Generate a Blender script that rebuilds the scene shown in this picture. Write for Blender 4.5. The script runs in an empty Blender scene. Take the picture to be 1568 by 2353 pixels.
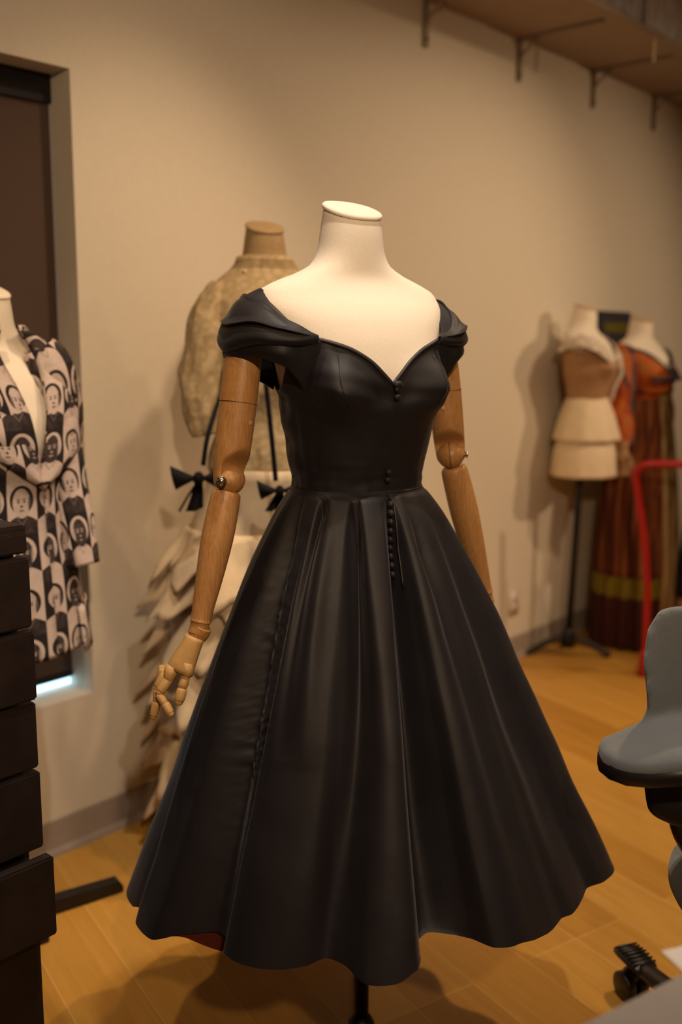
import bpy, bmesh, math, random
from mathutils import Vector, Matrix, noise
random.seed(7)
S = bpy.context.scene
COL = S.collection
R = math.radians

# ------------------------------------------------------------------ camera
# World axes: x runs along the left-hand wall, y points into that wall (its face is y = 2.25), z up.
FPX = 2288.0                     # 35 mm on a 24 x 36 mm upright frame, in pixels of 1568 x 2353
EYE = 1.38
PITCH, ROLL = R(9.7), R(0.29)
HEAD = Vector((0.747, 0.665, 0)).normalized()      # horizontal heading
SIDE = Vector((HEAD.y, -HEAD.x, 0))                # to the right
fwd = (HEAD * math.cos(PITCH) - Vector((0, 0, 1)) * math.sin(PITCH)).normalized()
up0 = SIDE.cross(fwd).normalized()
rgt = (SIDE * math.cos(ROLL) + up0 * math.sin(ROLL)).normalized()
upv = rgt.cross(fwd).normalized()
cam_d = bpy.data.cameras.new('camera')
cam = bpy.data.objects.new('camera', cam_d)
COL.objects.link(cam)
cam_d.sensor_fit = 'VERTICAL'
cam_d.sensor_height = 36.0
cam_d.sensor_width = 24.0
cam_d.lens = 35.0
cam_d.clip_start = 0.05
m3 = Matrix((rgt, upv, -fwd)).transposed()
cam.matrix_world = Matrix.Translation((0, 0, EYE)) @ m3.to_4x4()
cam_d.dof.use_dof = True
cam_d.dof.focus_distance = 1.62
cam_d.dof.aperture_fstop = 2.0
S.camera = cam

def W(L, F, z=0.0):
    """metres to the right of / ahead of the viewer, height z -> world"""
    v = SIDE * L + HEAD * F
    return Vector((v.x, v.y, z))

def PX(x, y, F):
    """the place F metres ahead along the sight line through a photo position"""
    d = fwd * FPX + rgt * (x - 784.0) + upv * (1176.5 - y)
    k = F / d.dot(HEAD)
    return Vector((0, 0, EYE)) + d * k

# ------------------------------------------------------------------ light
S.view_settings.view_transform = 'Standard'
S.view_settings.look = 'None'
S.view_settings.exposure = 0.12
S.view_settings.gamma = 1.0
S.view_settings.use_curve_mapping = False
w = bpy.data.worlds.new('world')
S.world = w
w.use_nodes = True
w.node_tree.nodes['Background'].inputs[0].default_value = (1.0, 0.66, 0.42, 1)
w.node_tree.nodes['Background'].inputs[1].default_value = 0.02

def spot(name, L, F, z, target, power, angle, blend=0.6, size=0.05, color=(1.0, 0.70, 0.42)):
    d = bpy.data.lights.new(name, 'SPOT')
    d.energy = power
    d.color = color
    d.spot_size = R(angle)
    d.spot_blend = blend
    d.shadow_soft_size = size
    o = bpy.data.objects.new(name, d)
    COL.objects.link(o)
    o.location = W(L, F, z)
    o.rotation_euler = (target - o.location).to_track_quat('-Z', 'Y').to_euler()
    return o

spot('key_spot', 0.16, 1.45, 3.05, W(0.05, 1.70, 1.1), 80, 60, 0.8, 0.03, (1.0, 0.87, 0.71))
spot('wall_spot', 0.42, -0.9, 2.45, W(-0.15, 2.75, 1.1), 150, 56, 0.9, 0.05)
spot('left_spot', -0.80, 1.25, 3.05, W(-0.62, 2.0, 0.75), 54, 52, 0.9, 0.04)
spot('far_spot', 3.9, 3.3, 2.5, W(1.1, 4.5, 0.9), 120, 70, 0.9, 0.05)
spot('floor_spot', 1.3, 2.7, 3.1, W(0.75, 2.4, 0.0), 125, 75, 0.8, 0.04)
for nm, wx, wy, wz, pw, tx, tz, an in (('washer_spot', 1.85, 1.05, 2.8, 56, 1.66, 0.90, 66), ('washer_spot', 3.6, 0.1, 2.95, 76, 3.1, 1.05, 68)):
    o_ = spot(nm, 0, 0, wz, Vector((0, 0, 0)), pw, an, 0.9, 0.06)
    o_.location = (wx, wy, wz)
    o_.rotation_euler = (Vector((tx, 2.25, tz)) - o_.location).to_track_quat('-Z', 'Y').to_euler()
a = bpy.data.lights.new('ceiling_panel_lamp', 'AREA')
a.energy = 14
a.size = 2.5
a.color = (1.0, 0.74, 0.50)
ao = bpy.data.objects.new('ceiling_panel_lamp', a)
COL.objects.link(ao)
ao.location = W(1.2, 1.2, 3.15)

# ------------------------------------------------------------------ helpers
def mk(name, verts, faces, mat, parent=None, smooth=True, sub=0, uvs=None):
    """one mesh object; verts are world coordinates"""
    off = Vector((0, 0, 0))
    if parent is not None:
        r = parent
        while r is not None:
            off = off + r.location
            r = r.parent
    else:
        vs = [Vector(v) for v in verts]
        off = Vector((sum(v.x for v in vs) / len(vs), sum(v.y for v in vs) / len(vs), min(v.z for v in vs)))
    me = bpy.data.meshes.new(name)
    me.from_pydata([tuple(Vector(v) - off) for v in verts], [], faces)
    me.update()
    bm = bmesh.new(); bm.from_mesh(me)
    bmesh.ops.recalc_face_normals(bm, faces=bm.faces)
    bm.to_mesh(me); bm.free()
    if smooth:
        me.polygons.foreach_set('use_smooth', [True] * len(me.polygons))
    if uvs is not None:
        uvl = me.uv_layers.new(name='UVMap')
        for li, lp in enumerate(me.loops):
            uvl.data[li].uv = uvs[lp.vertex_index]
    if mat: me.materials.append(mat)
    o = bpy.data.objects.new(name, me)
    COL.objects.link(o)
    if parent is not None:
        o.parent = parent
    else:
        o.location = off
    if sub:
        s = o.modifiers.new('sub', 'SUBSURF'); s.levels = sub; s.render_levels = sub
    return o

def tag(o, label=None, cat=None, group=None, kind=None):
    if label: o['label'] = label
    if cat: o['category'] = cat
    if group: o['group'] = group
    if kind: o['kind'] = kind
    return o

def thing(name, loc, label, cat, group=None):
    o = bpy.data.objects.new(name, None)
    o.empty_display_size = 0.1
    o.location = loc
    COL.objects.link(o)
    return tag(o, label, cat, group)

class Mesh:
    """collects shapes that belong to ONE part"""
    def __init__(s): s.v = []; s.f = []
    def add(s, v, f):
        n = len(s.v)
        s.v += [Vector(p) for p in v]
        s.f += [tuple(i + n for i in q) for q in f]
        return s
    def out(s, name, mat, parent=None, smooth=True, sub=0):
        return mk(name, s.v, s.f, mat, parent, smooth, sub)

def loft(rings, close=True, cap0=False, cap1=False):
    n = len(rings[0]); v = []; f = []
    for r in rings: v += [Vector(p) for p in r]
    for i in range(len(rings) - 1):
        for j in range(n if close else n - 1):
            k = (j + 1) % n
            f.append((i*n + j, i*n + k, (i+1)*n + k, (i+1)*n + j))
    for flag, i in ((cap0, 0), (cap1, len(rings) - 1)):
        if flag:
            c = sum((Vector(p) for p in rings[i]), Vector()) / n
            v.append(c); ci = len(v) - 1
            for j in range(n): f.append((i*n + j, i*n + (j+1) % n, ci))
    return v, f

def frames(pts):
    pts = [Vector(p) for p in pts]; out = []
    t0 = (pts[1] - pts[0]).normalized()
    nrm = t0.orthogonal().normalized()
    for i, p in enumerate(pts):
        t = (pts[min(i+1, len(pts)-1)] - pts[max(i-1, 0)]).normalized()
        nrm = (nrm - t * nrm.dot(t)).normalized()
        out.append((p, t, nrm, t.cross(nrm)))
    return out

def tube(pts, rad, n=16, cap=True):
    if not hasattr(rad, '__len__'): rad = [rad] * len(pts)
    rings = []
    for (p, t, a, b), r in zip(frames(pts), rad):
        rings.append([p + (a * math.cos(2*math.pi*j/n) + b * math.sin(2*math.pi*j/n)) * r for j in range(n)])
    return loft(rings, True, cap, cap)

def cr(pts, n=8):
    """Catmull-Rom through points (any tuple length)"""
    P = [tuple(p) for p in pts]; out = []
    for i in range(len(P) - 1):
        p0 = P[max(i-1, 0)]; p1 = P[i]; p2 = P[i+1]; p3 = P[min(i+2, len(P)-1)]
        for k in range(n):
            t = k / n
            out.append(tuple(0.5*((2*b) + (-a+c)*t + (2*a-5*b+4*c-d)*t*t + (-a+3*b-3*c+d)*t**3)
                             for a, b, c, d in zip(p0, p1, p2, p3)))
    out.append(P[-1])
    return out

def interp(tab, x):
    """smooth interpolation of a table [(x, a, b, ...)] (monotone cubic)"""
    if x <= tab[0][0]: return tab[0][1:]
    if x >= tab[-1][0]: return tab[-1][1:]
    for i in range(len(tab) - 1):
        if tab[i][0] <= x <= tab[i+1][0]: break
    x0, x1 = tab[i][0], tab[i+1][0]; h = x1 - x0; t = (x - x0) / h
    res = []
    for k in range(1, len(tab[0])):
        def sl(j): return (tab[j+1][k] - tab[j][k]) / (tab[j+1][0] - tab[j][0])
        def tan(j):
            if j == 0: return sl(0)
            if j == len(tab) - 1: return sl(j-1)
            a, b = sl(j-1), sl(j)
            if a * b <= 0: return 0.0
            return 2*a*b/(a+b)
        m0, m1 = tan(i), tan(i+1)
        y0, y1 = tab[i][k], tab[i+1][k]
        res.append((2*t**3-3*t*t+1)*y0 + (t**3-2*t*t+t)*h*m0 + (-2*t**3+3*t*t)*y1 + (t**3-t*t)*h*m1)
    return tuple(res)

def box(c, size, ang=0.0, bev=0.0):
    """box on centre c with sizes along x,y,z, turned ang about z; small bevel"""
    bm = bmesh.new()
    bmesh.ops.create_cube(bm, size=1)
    bmesh.ops.scale(bm, vec=size, verts=bm.verts)
    if bev: bmesh.ops.bevel(bm, geom=bm.edges[:], offset=bev, segments=2, affect='EDGES')
    bmesh.ops.rotate(bm, matrix=Matrix.Rotation(ang, 3, 'Z'), verts=bm.verts)
    bm.verts.index_update()
    v = [vv.co + Vector(c) for vv in bm.verts]; f = [tuple(x.index for x in ff.verts) for ff in bm.faces]
    bm.free()
    return v, f

def ball(c, rx, ry=None, rz=None, n=16, m=10, rot=None):
    ry = ry or rx; rz = rz or rx
    v = []; f = []
    for i in range(1, m):
        th = math.pi * i / m
        for j in range(n):
            ph = 2*math.pi*j/n
            v.append(Vector((rx*math.sin(th)*math.cos(ph), ry*math.sin(th)*math.sin(ph), rz*math.cos(th))))
    for i in range(m - 2):
        for j in range(n):
            k = (j+1) % n
            f.append((i*n+j, (i+1)*n+j, (i+1)*n+k, i*n+k))
    v += [Vector((0, 0, rz)), Vector((0, 0, -rz))]
    for j in range(n):
        f.append((j, (j+1) % n, len(v)-2)); f.append(((m-2)*n+j, len(v)-1, (m-2)*n+(j+1) % n))
    if rot is not None: v = [rot @ p for p in v]
    return [p + Vector(c) for p in v], f

def solid(o, th, offset=-1):
    m = o.modifiers.new('thick', 'SOLIDIFY'); m.thickness = th; m.offset = offset
    return o

# ------------------------------------------------------------------ materials
class NT:
    def __init__(s, name):
        s.m = bpy.data.materials.new(name); s.m.use_nodes = True
        s.t = s.m.node_tree; s.n = s.t.nodes; s.b = s.n['Principled BSDF']
    def node(s, typ, **kw):
        n = s.n.new(typ)
        for k, v in kw.items():
            if k in ('op',): n.operation = v
            else: setattr(n, k, v)
        return n
    def set(s, node, key, val):
        if isinstance(val, X): val = val.s
        if isinstance(val, bpy.types.NodeSocket): s.t.links.new(val, node.inputs[key])
        else: node.inputs[key].default_value = val
    def math(s, op, a, b=None, c=None):
        n = s.node('ShaderNodeMath', op=op)
        s.set(n, 0, a)
        if b is not None: s.set(n, 1, b)
        if c is not None: s.set(n, 2, c)
        return X(s, n.outputs[0])
    def mix(s, fac, a, b):
        n = s.node('ShaderNodeMix', data_type='RGBA')
        s.set(n, 0, fac)
        for key, v in ((6, a), (7, b)):
            s.set(n, key, v if not isinstance(v, tuple) else (*v[:3], 1))
        return n.outputs[2]
    def noise(s, scale, detail=3, rough=0.5, vec=None, dist=0.0):
        n = s.node('ShaderNodeTexNoise')
        n.inputs['Scale'].default_value = scale; n.inputs['Detail'].default_value = detail
        n.inputs['Roughness'].default_value = rough; n.inputs['Distortion'].default_value = dist
        if vec is not None: s.set(n, 'Vector', vec)
        return n.outputs[0]
    def obj(s, scale=(1, 1, 1), rot=(0, 0, 0), src='Object'):
        c = s.node('ShaderNodeTexCoord'); mp = s.node('ShaderNodeMapping')
        mp.inputs['Scale'].default_value = scale; mp.inputs['Rotation'].default_value = rot
        s.t.links.new(c.outputs[src], mp.inputs[0])
        return mp.outputs[0]
    def ramp(s, fac, stops):
        n = s.node('ShaderNodeValToRGB'); e = n.color_ramp.elements
        while len(e) > 1: e.remove(e[0])
        e[0].position = stops[0][0]; e[0].color = (*stops[0][1], 1)
        for p, c in stops[1:]:
            k = e.new(p); k.color = (*c, 1)
        s.set(n, 0, fac)
        return n.outputs[0]
    def base(s, col=None, rough=0.5, spec=0.5, metal=0.0):
        if col is not None: s.set(s.b, 'Base Color', (*col, 1) if isinstance(col, tuple) else col)
        s.set(s.b, 'Roughness', rough); s.b.inputs['Specular IOR Level'].default_value = spec
        s.b.inputs['Metallic'].default_value = metal
        return s
    def bump(s, h, strength=0.3, dist=0.01):
        n = s.node('ShaderNodeBump'); n.inputs['Strength'].default_value = strength
        n.inputs['Distance'].default_value = dist
        s.set(n, 'Height', h); s.t.links.new(n.outputs[0], s.b.inputs['Normal'])
        return s

class X:
    """expression wrapper over Math nodes"""
    def __init__(s, t, sock): s.t = t; s.s = sock
    def __add__(a, b): return a.t.math('ADD', a, b)
    def __radd__(a, b): return a.t.math('ADD', a, b)
    def __sub__(a, b): return a.t.math('SUBTRACT', a, b)
    def __rsub__(a, b): return a.t.math('SUBTRACT', b, a)
    def __mul__(a, b): return a.t.math('MULTIPLY', a, b)
    def __rmul__(a, b): return a.t.math('MULTIPLY', a, b)
    def __truediv__(a, b): return a.t.math('DIVIDE', a, b)
    def lt(a, b): return a.t.math('LESS_THAN', a, b)
    def gt(a, b): return a.t.math('GREATER_THAN', a, b)
    def abs(a): return a.t.math('ABSOLUTE', a)
    def fract(a): return a.t.math('FRACT', a)
    def floor(a): return a.t.math('FLOOR', a)
    def mod(a, b): return a.t.math('FLOORED_MODULO', a, b)
    def max(a, b): return a.t.math('MAXIMUM', a, b)
    def min(a, b): return a.t.math('MINIMUM', a, b)

def plain(name, col, rough=0.5, spec=0.5, metal=0.0, var=0.12, scale=40, bump=0.0):
    t = NT(name)
    nz = t.noise(scale, 4, 0.6, t.obj())
    d = tuple(c * (1 - var) for c in col); l = tuple(min(1, c * (1 + var)) for c in col)
    t.base(t.ramp(nz, [(0.3, d), (0.7, l)]), rough, spec, metal)
    if bump: t.bump(nz, bump, 0.002)
    return t.m

M = {}
M['wall'] = plain('painted_plaster', (0.70, 0.635, 0.54), 0.85, 0.2, 0, 0.02, 60, 0.05)
M['ceiling'] = plain('ceiling_paint', (0.62, 0.58, 0.52), 0.9, 0.2, 0, 0.03)
M['baseboard'] = plain('baseboard_vinyl', (0.33, 0.275, 0.24), 0.45, 0.4, 0, 0.04)
M['form'] = plain('form_canvas', (0.86, 0.77, 0.66), 0.9, 0.2, 0, 0.03, 260, 0.15)
M['form_tan'] = plain('form_canvas_tan', (0.62, 0.42, 0.26), 0.9, 0.2, 0, 0.05, 200, 0.12)
M['black_metal'] = plain('black_metal', (0.012, 0.010, 0.011), 0.4, 0.5, 0.3, 0.1)
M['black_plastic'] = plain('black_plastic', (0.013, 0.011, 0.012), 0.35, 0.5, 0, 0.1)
M['steel'] = plain('steel', (0.65, 0.63, 0.6), 0.18, 0.5, 1.0, 0.05)
M['drawer'] = plain('dark_stained_wood', (0.020, 0.013, 0.012), 0.5, 0.35, 0, 0.25, 18)
M['blind'] = plain('blind_fabric', (0.085, 0.055, 0.043), 0.8, 0.2, 0, 0.06, 200, 0.1)
M['red'] = plain('red_paint', (0.42, 0.012, 0.012), 0.35, 0.5, 0, 0.06)
M['table'] = plain('table_laminate', (0.34, 0.31, 0.30), 0.5, 0.4, 0, 0.03)
M['paper'] = plain('paper', (0.80, 0.76, 0.75), 0.8, 0.2, 0, 0.01)  # just a matte near-white, used only for the pale sheet on the table
M['outlet'] = plain('outlet_plastic', (0.72, 0.62, 0.56), 0.4, 0.4, 0, 0.02)
M['shelf'] = plain('shelf_board', (0.36, 0.27, 0.20), 0.7, 0.3, 0, 0.06, 12)
M['bracket'] = plain('bracket_paint', (0.30, 0.24, 0.18), 0.6, 0.3, 0, 0.04)
M['screw'] = plain('dark_screw', (0.03, 0.025, 0.02), 0.5, 0.4, 0.4, 0.1)
M['ribbon'] = plain('black_velvet_ribbon', (0.008, 0.007, 0.010), 0.8, 0.15, 0, 0.1)
M['cream'] = plain('cream_satin', (0.80, 0.66, 0.47), 0.6, 0.3, 0, 0.05, 30, 0.1)
M['dark_coat'] = plain('charcoal_wool', (0.022, 0.019, 0.022), 0.9, 0.15, 0, 0.25, 60, 0.2)
M['lining'] = plain('red_lining', (0.11, 0.016, 0.006), 0.6, 0.3, 0, 0.1)
M['piping'] = plain('black_satin_cord', (0.020, 0.016, 0.018), 0.45, 0.5, 0, 0.1, 200)
M['joint_line'] = plain('dark_joint', (0.05, 0.025, 0.012), 0.7, 0.2, 0, 0.1)

def chair_cloth():
    t = NT('grey_wool_upholstery')
    nz = t.noise(900, 2, 0.5, t.obj())
    t.base(t.ramp(nz, [(0.35, (0.115, 0.128, 0.145)), (0.65, (0.155, 0.172, 0.192))]), 0.9, 0.25)
    t.b.inputs['Sheen Weight'].default_value = 0.25
    t.bump(nz, 0.2, 0.001)
    return t.m
M['chair'] = chair_cloth()

def satin():
    t = NT('black_satin')
    n1 = t.noise(9.0, 3, 0.5, t.obj((1, 1, 0.7)), 0.8)
    n2 = t.noise(700, 2, 0.5, t.obj())
    t.base(t.ramp(t.noise(14, 3, 0.5, t.obj()), [(0.3, (0.0078, 0.0064, 0.0090)), (0.7, (0.0108, 0.0090, 0.0122))]), 0.55, 0.36)
    t.b.inputs['Sheen Weight'].default_value = 0.08
    t.b.inputs['Sheen Roughness'].default_value = 0.4
    t.b.inputs['Sheen Tint'].default_value = (0.9, 0.85, 0.9, 1)
    h = X(t, n1) * 1.0 + X(t, n2) * 0.02
    t.bump(h.s, 0.10, 0.02)
    return t.m
M['satin'] = satin()

def wood():
    t = NT('beech_wood')
    g = t.noise(60, 5, 0.62, t.obj((6, 6, 0.55)), 0.2)
    g2 = t.noise(260, 3, 0.6, t.obj((6, 6, 0.25)))
    f = X(t, g) * 0.75 + X(t, g2) * 0.25
    c = t.ramp(f.s, [(0.30, (0.31, 0.145, 0.046)), (0.5, (0.43, 0.215, 0.076)), (0.72, (0.53, 0.285, 0.112))])
    t.base(c, 0.42, 0.4)
    t.bump(g2, 0.06, 0.001)
    return t.m
M['wood'] = wood()
M['wood_light'] = plain('pale_wood', (0.52, 0.31, 0.12), 0.45, 0.4, 0, 0.08, 50)

def floor_mat():
    t = NT('oak_planks')
    geo = t.node('ShaderNodeNewGeometry')
    def dot(v):
        n = t.node('ShaderNodeVectorMath', op='DOT_PRODUCT')
        t.t.links.new(geo.outputs['Position'], n.inputs[0]); n.inputs[1].default_value = v
        return X(t, n.outputs['Value'])
    al = dot((0.2705, 0.9626, 0)); ac = dot((0.9626, -0.2705, 0))
    v = t.node('ShaderNodeCombineXYZ')
    t.set(v, 0, al + 40.35); t.set(v, 1, ac + (31*0.155 - 0.0707))
    br = t.node('ShaderNodeTexBrick')
    br.offset = 0.37; br.offset_frequency = 3
    t.t.links.new(v.outputs[0], br.inputs['Vector'])
    br.inputs['Scale'].default_value = 1
    br.inputs['Brick Width'].default_value = 1.35; br.inputs['Row Height'].default_value = 0.155
    br.inputs['Mortar Size'].default_value = 0.0015; br.inputs['Mortar Smooth'].default_value = 0.3
    br.inputs['Bias'].default_value = 0.0
    br.inputs['Color1'].default_value = (0.0, 0.0, 0.0, 1); br.inputs['Color2'].default_value = (1, 1, 1, 1)
    br.inputs['Mortar'].default_value = (0.5, 0.5, 0.5, 1)
    v2 = t.node('ShaderNodeCombineXYZ')
    t.set(v2, 0, al * 1.6); t.set(v2, 1, ac * 22)
    g = t.noise(2.2, 6, 0.62, v2.outputs[0], 0.6)
    f = X(t, br.outputs['Color']) * 0.42 + X(t, g) * 0.58
    c = t.ramp(f.s, [(0.18, (0.38, 0.180, 0.030)), (0.45, (0.48, 0.245, 0.044)), (0.8, (0.60, 0.335, 0.075))])
    c2 = t.mix(X(t, br.outputs['Fac']).s, c, (0.60, 0.35, 0.115))
    t.base(c2, t.ramp(g, [(0.2, (0.32,)*3), (0.8, (0.48,)*3)]), 0.35)
    t.bump(g, 0.05, 0.002)
    return t.m
M['floor'] = floor_mat()

def lace(name, dark, light, scale=45, trans=0.0):
    t = NT(name)
    vo = t.node('ShaderNodeTexVoronoi'); vo.inputs['Scale'].default_value = scale
    t.t.links.new(t.obj(), vo.inputs['Vector'])
    nz = t.noise(scale * 0.42, 4, 0.65, t.obj(), 0.8)
    f = X(t, vo.outputs[0]) * 0.55 + X(t, nz) * 0.65
    t.base(t.ramp(f.s, [(0.38, light), (0.62, dark), (0.8, light)]), 0.9, 0.15)
    t.bump(f.s, 0.5, 0.006)
    return t.m
M['lace'] = lace('cream_lace', (0.40, 0.30, 0.165), (0.54, 0.42, 0.26), 34)
M['lace_neck'] = plain('tan_net', (0.40, 0.28, 0.15), 0.9, 0.15, 0, 0.15, 120, 0.2)
M['chiffon'] = plain('cream_chiffon', (0.66, 0.52, 0.36), 0.85, 0.15, 0, 0.10, 22, 0.15)
M['white_lace'] = lace('white_lace_trim', (0.46, 0.37, 0.30), (0.85, 0.75, 0.66), 60)
M['mesh_tan'] = plain('tan_corset', (0.40, 0.235, 0.125), 0.8, 0.2, 0, 0.12, 40)

def wrap_mat():
    t = NT('grey_wrapping')
    nz = t.noise(9, 4, 0.6, t.obj((6, 6, 1)), 0.4)
    t.base(t.ramp(nz, [(0.3, (0.30, 0.275, 0.28)), (0.55, (0.62, 0.58, 0.59)), (0.75, (0.80, 0.76, 0.77))]), 0.4, 0.4)
    t.bump(nz, 0.5, 0.02)
    return t.m
M['wrap'] = wrap_mat()

def print_cloth():
    """black and white checks, each check a generic capped bust, positive and negative by turns"""
    t = NT('portrait_print_cloth')
    uv = t.node('ShaderNodeTexCoord'); sp = t.node('ShaderNodeSeparateXYZ')
    t.t.links.new(uv.outputs['UV'], sp.inputs[0])
    u = X(t, sp.outputs[0]); v = X(t, sp.outputs[1])
    x = u.fract(); y = v.fract()
    par = (u.floor() + v.floor()).mod(2.0)
    def el(cx, cy, rx, ry):
        a = (x - cx) / rx; b = (y - cy) / ry
        return (a * a + b * b).lt(1.0)
    ax = (x - 0.5).abs()
    head = el(0.5, 0.655, 0.40, 0.28)
    face = el(0.5, 0.59, 0.30, 0.285)
    neck = ax.lt(0.15).min(y.lt(0.42))
    should = y.lt(0.36 - ax * ax * 0.55)
    eyes = el(0.40, 0.62, 0.055, 0.02).max(el(0.60, 0.62, 0.055, 0.02)).max(el(0.40, 0.665, 0.075, 0.012)).max(el(0.6, 0.665, 0.075, 0.012))
    feat = eyes.max(el(0.5, 0.53, 0.05, 0.025)).max(el(0.5, 0.45, 0.085, 0.016)).max(el(0.76, 0.56, 0.035, 0.16))
    lapel = ((ax * 0.9 + 0.17 - y).abs()).lt(0.022).min(y.lt(0.33))
    one = x * 0.0
    val = one + 1.0
    val = val * (1.0 - neck) + neck * 0.8
    val = val * (1.0 - should) + should * 0.10
    val = val * (1.0 - lapel) + lapel * 0.35
    val = val * (1.0 - head) + head * 0.06
    val = val * (1.0 - face) + face * 0.86
    val = val * (1.0 - feat.min(face)) + feat.min(face) * 0.30
    val = val * (1.0 - par) + (1.0 - val) * par
    nz = X(t, t.noise(60, 3, 0.6, t.obj()))
    val = val + (nz - 0.5) * 0.35
    c = t.ramp(val.s, [(0.05, (0.022, 0.017, 0.020)), (0.45, (0.17, 0.13, 0.125)), (0.95, (0.60, 0.49, 0.455))])
    t.base(c, 0.85, 0.2)
    return t.m
M['print'] = print_cloth()

def orange_gown():
    t = NT('orange_patterned_silk')
    n1 = t.noise(9, 3, 0.55, t.obj((1, 1, 0.55)), 1.2)
    n2 = t.noise(6, 2, 0.5, t.obj((1.6, 1.6, 0.5)), 0.6)
    c = t.ramp(n1, [(0.30, (0.07, 0.012, 0.008)), (0.45, (0.34, 0.060, 0.010)), (0.58, (0.52, 0.12, 0.018)), (0.70, (0.34, 0.16, 0.04))])
    blue = t.ramp(n2, [(0.60, (0, 0, 0)), (0.66, (1, 1, 1))])
    c = t.mix(X(t, blue).s, c, (0.075, 0.062, 0.075))
    t.base(c, 0.75, 0.25)
    return t.m
M['orange'] = orange_gown()
def stripe_gold():
    t = NT('gold_pleated_stripe')
    w_ = t.noise(30, 2, 0.5, t.obj((3.0, 3.0, 0.02)))
    t.base(t.ramp(w_, [(0.38, (0.16, 0.07, 0.025)), (0.52, (0.36, 0.23, 0.10)), (0.7, (0.45, 0.31, 0.15))]), 0.7, 0.25)
    return t.m
M['gold'] = stripe_gold()
def skirt_dark():
    t = NT('rust_striped_skirt')
    w_ = t.noise(18, 3, 0.5, t.obj((3.0, 3.0, 0.10)))
    c = t.ramp(w_, [(0.36, (0.045, 0.010, 0.008)), (0.5, (0.12, 0.032, 0.013)), (0.62, (0.30, 0.095, 0.028)), (0.75, (0.16, 0.09, 0.04))])
    t.base(c, 0.8, 0.2)
    return t.m
M['rust'] = skirt_dark()
M['olive'] = plain('olive_band', (0.19, 0.145, 0.012), 0.8, 0.2, 0, 0.25, 60)
M['maroon'] = plain('maroon_hem', (0.060, 0.016, 0.013), 0.8, 0.2, 0, 0.3, 40)
M['slate'] = plain('slate_blue_trim', (0.085, 0.085, 0.115), 0.7, 0.2, 0, 0.2, 40)
M['navy'] = plain('navy_panel', (0.036, 0.032, 0.042), 0.6, 0.3, 0, 0.05)
M['panel_olive'] = plain('panel_band', (0.13, 0.105, 0.015), 0.7, 0.2, 0, 0.1)

def glow(name, col, power):
    t = NT(name)
    t.b.inputs['Base Color'].default_value = (0.1, 0.1, 0.1, 1)
    t.b.inputs['Emission Color'].default_value = (*col, 1)
    t.b.inputs['Emission Strength'].default_value = power
    return t.m
M['daylight'] = glow('daylight_pane', (0.45, 0.78, 1.0), 2.6)
# ------------------------------------------------------------------ the room
X0, X1, Y0, Y1, ZC = -2.2, 7.5, -3.2, 2.25, 3.25
def struct(name, mesh, mat, label=None, smooth=False, parent=None):
    o = mk(name, mesh.v, mesh.f, mat, parent, smooth)
    o['kind'] = 'structure'
    if label: o['label'] = label
    return o
m = Mesh(); m.add(*box(((X0+X1)/2, (Y0+Y1)/2+0.1, -0.05), (X1-X0+0.4, Y1-Y0+0.4, 0.1)))
struct('floor', m, M['floor'], 'warm oak plank floor').data.update()
m = Mesh(); m.add(*box(((X0+X1)/2, (Y0+Y1)/2, ZC+0.05), (X1-X0, Y1-Y0, 0.1)))
struct('ceiling', m, M['ceiling'], 'plain ceiling above the room')
WX0, WX1, WZ0, WZ1, WD = 0.20, 1.505, 0.425, 2.045, 0.095     # window opening
m = Mesh()
T = 0.22
def wallbox(xa, xb, za, zb): m.add(*box(((xa+xb)/2, Y1+T/2, (za+zb)/2), (xb-xa, T, zb-za)))
wallbox(X0, WX0, 0, ZC); wallbox(WX1, X1, 0, ZC); wallbox(WX0, WX1, 0, WZ0); wallbox(WX0, WX1, WZ1, ZC)
struct('wall_left', m, M['wall'], 'long beige plastered wall behind the mannequins')
m = Mesh(); m.add(*box((X1+0.05, (Y0+Y1)/2, ZC/2), (0.1, Y1-Y0, ZC)))
struct('wall_far', m, M['wall'], 'end wall of the room')
m = Mesh(); m.add(*box((X0-0.05, (Y0+Y1)/2, ZC/2), (0.1, Y1-Y0, ZC)))
struct('wall_near', m, M['wall'], 'wall behind the viewer')
m = Mesh(); m.add(*box(((X0+X1)/2, Y0-0.05, ZC/2), (X1-X0, 0.1, ZC)))
struct('wall_right', m, M['wall'], 'wall on the right of the viewer')
# baseboard with a slightly flared toe
prof = [(0, 0.0), (-0.016, 0.0), (-0.014, 0.010), (-0.006, 0.022), (-0.004, 0.098), (0, 0.102)]
v, f = loft([[(X0, Y1 + a, b) for a, b in prof], [(X1, Y1 + a, b) for a, b in prof]], True)
m = Mesh(); m.add(v, f)
struct('baseboard_left', m, M['baseboard'], 'brown vinyl baseboard along the beige wall')
# window: deep opening, dark roller blind, daylight under the blind
wn = bpy.data.objects.new('window_1', None); COL.objects.link(wn); wn.location = ((WX0+WX1)/2, Y1+WD, WZ0)
wn['kind'] = 'structure'; wn['label'] = 'recessed window behind a dark roller blind'
m = Mesh(); m.add(*box(((WX0+WX1)/2, Y1+WD+0.022, (WZ0+WZ1)/2), (WX1-WX0, 0.012, WZ1-WZ0)))
m.out('pane', M['daylight'], wn, False)['label'] = 'bright bluish daylight pane'
m = Mesh()
m.add(*box(((WX0+WX1)/2, Y1+WD+0.004, (WZ0+0.028+WZ1)/2), (WX1-WX0-0.002, 0.004, WZ1-WZ0-0.028)))
m.out('roller_blind', M['blind'], wn, False)
m = Mesh(); m.add(*box(((WX0+WX1)/2, Y1+WD+0.003, WZ0+0.034), (WX1-WX0-0.004, 0.012, 0.018), 0, 0.003))
m.out('hem_bar', M['black_metal'], wn, False)
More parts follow.
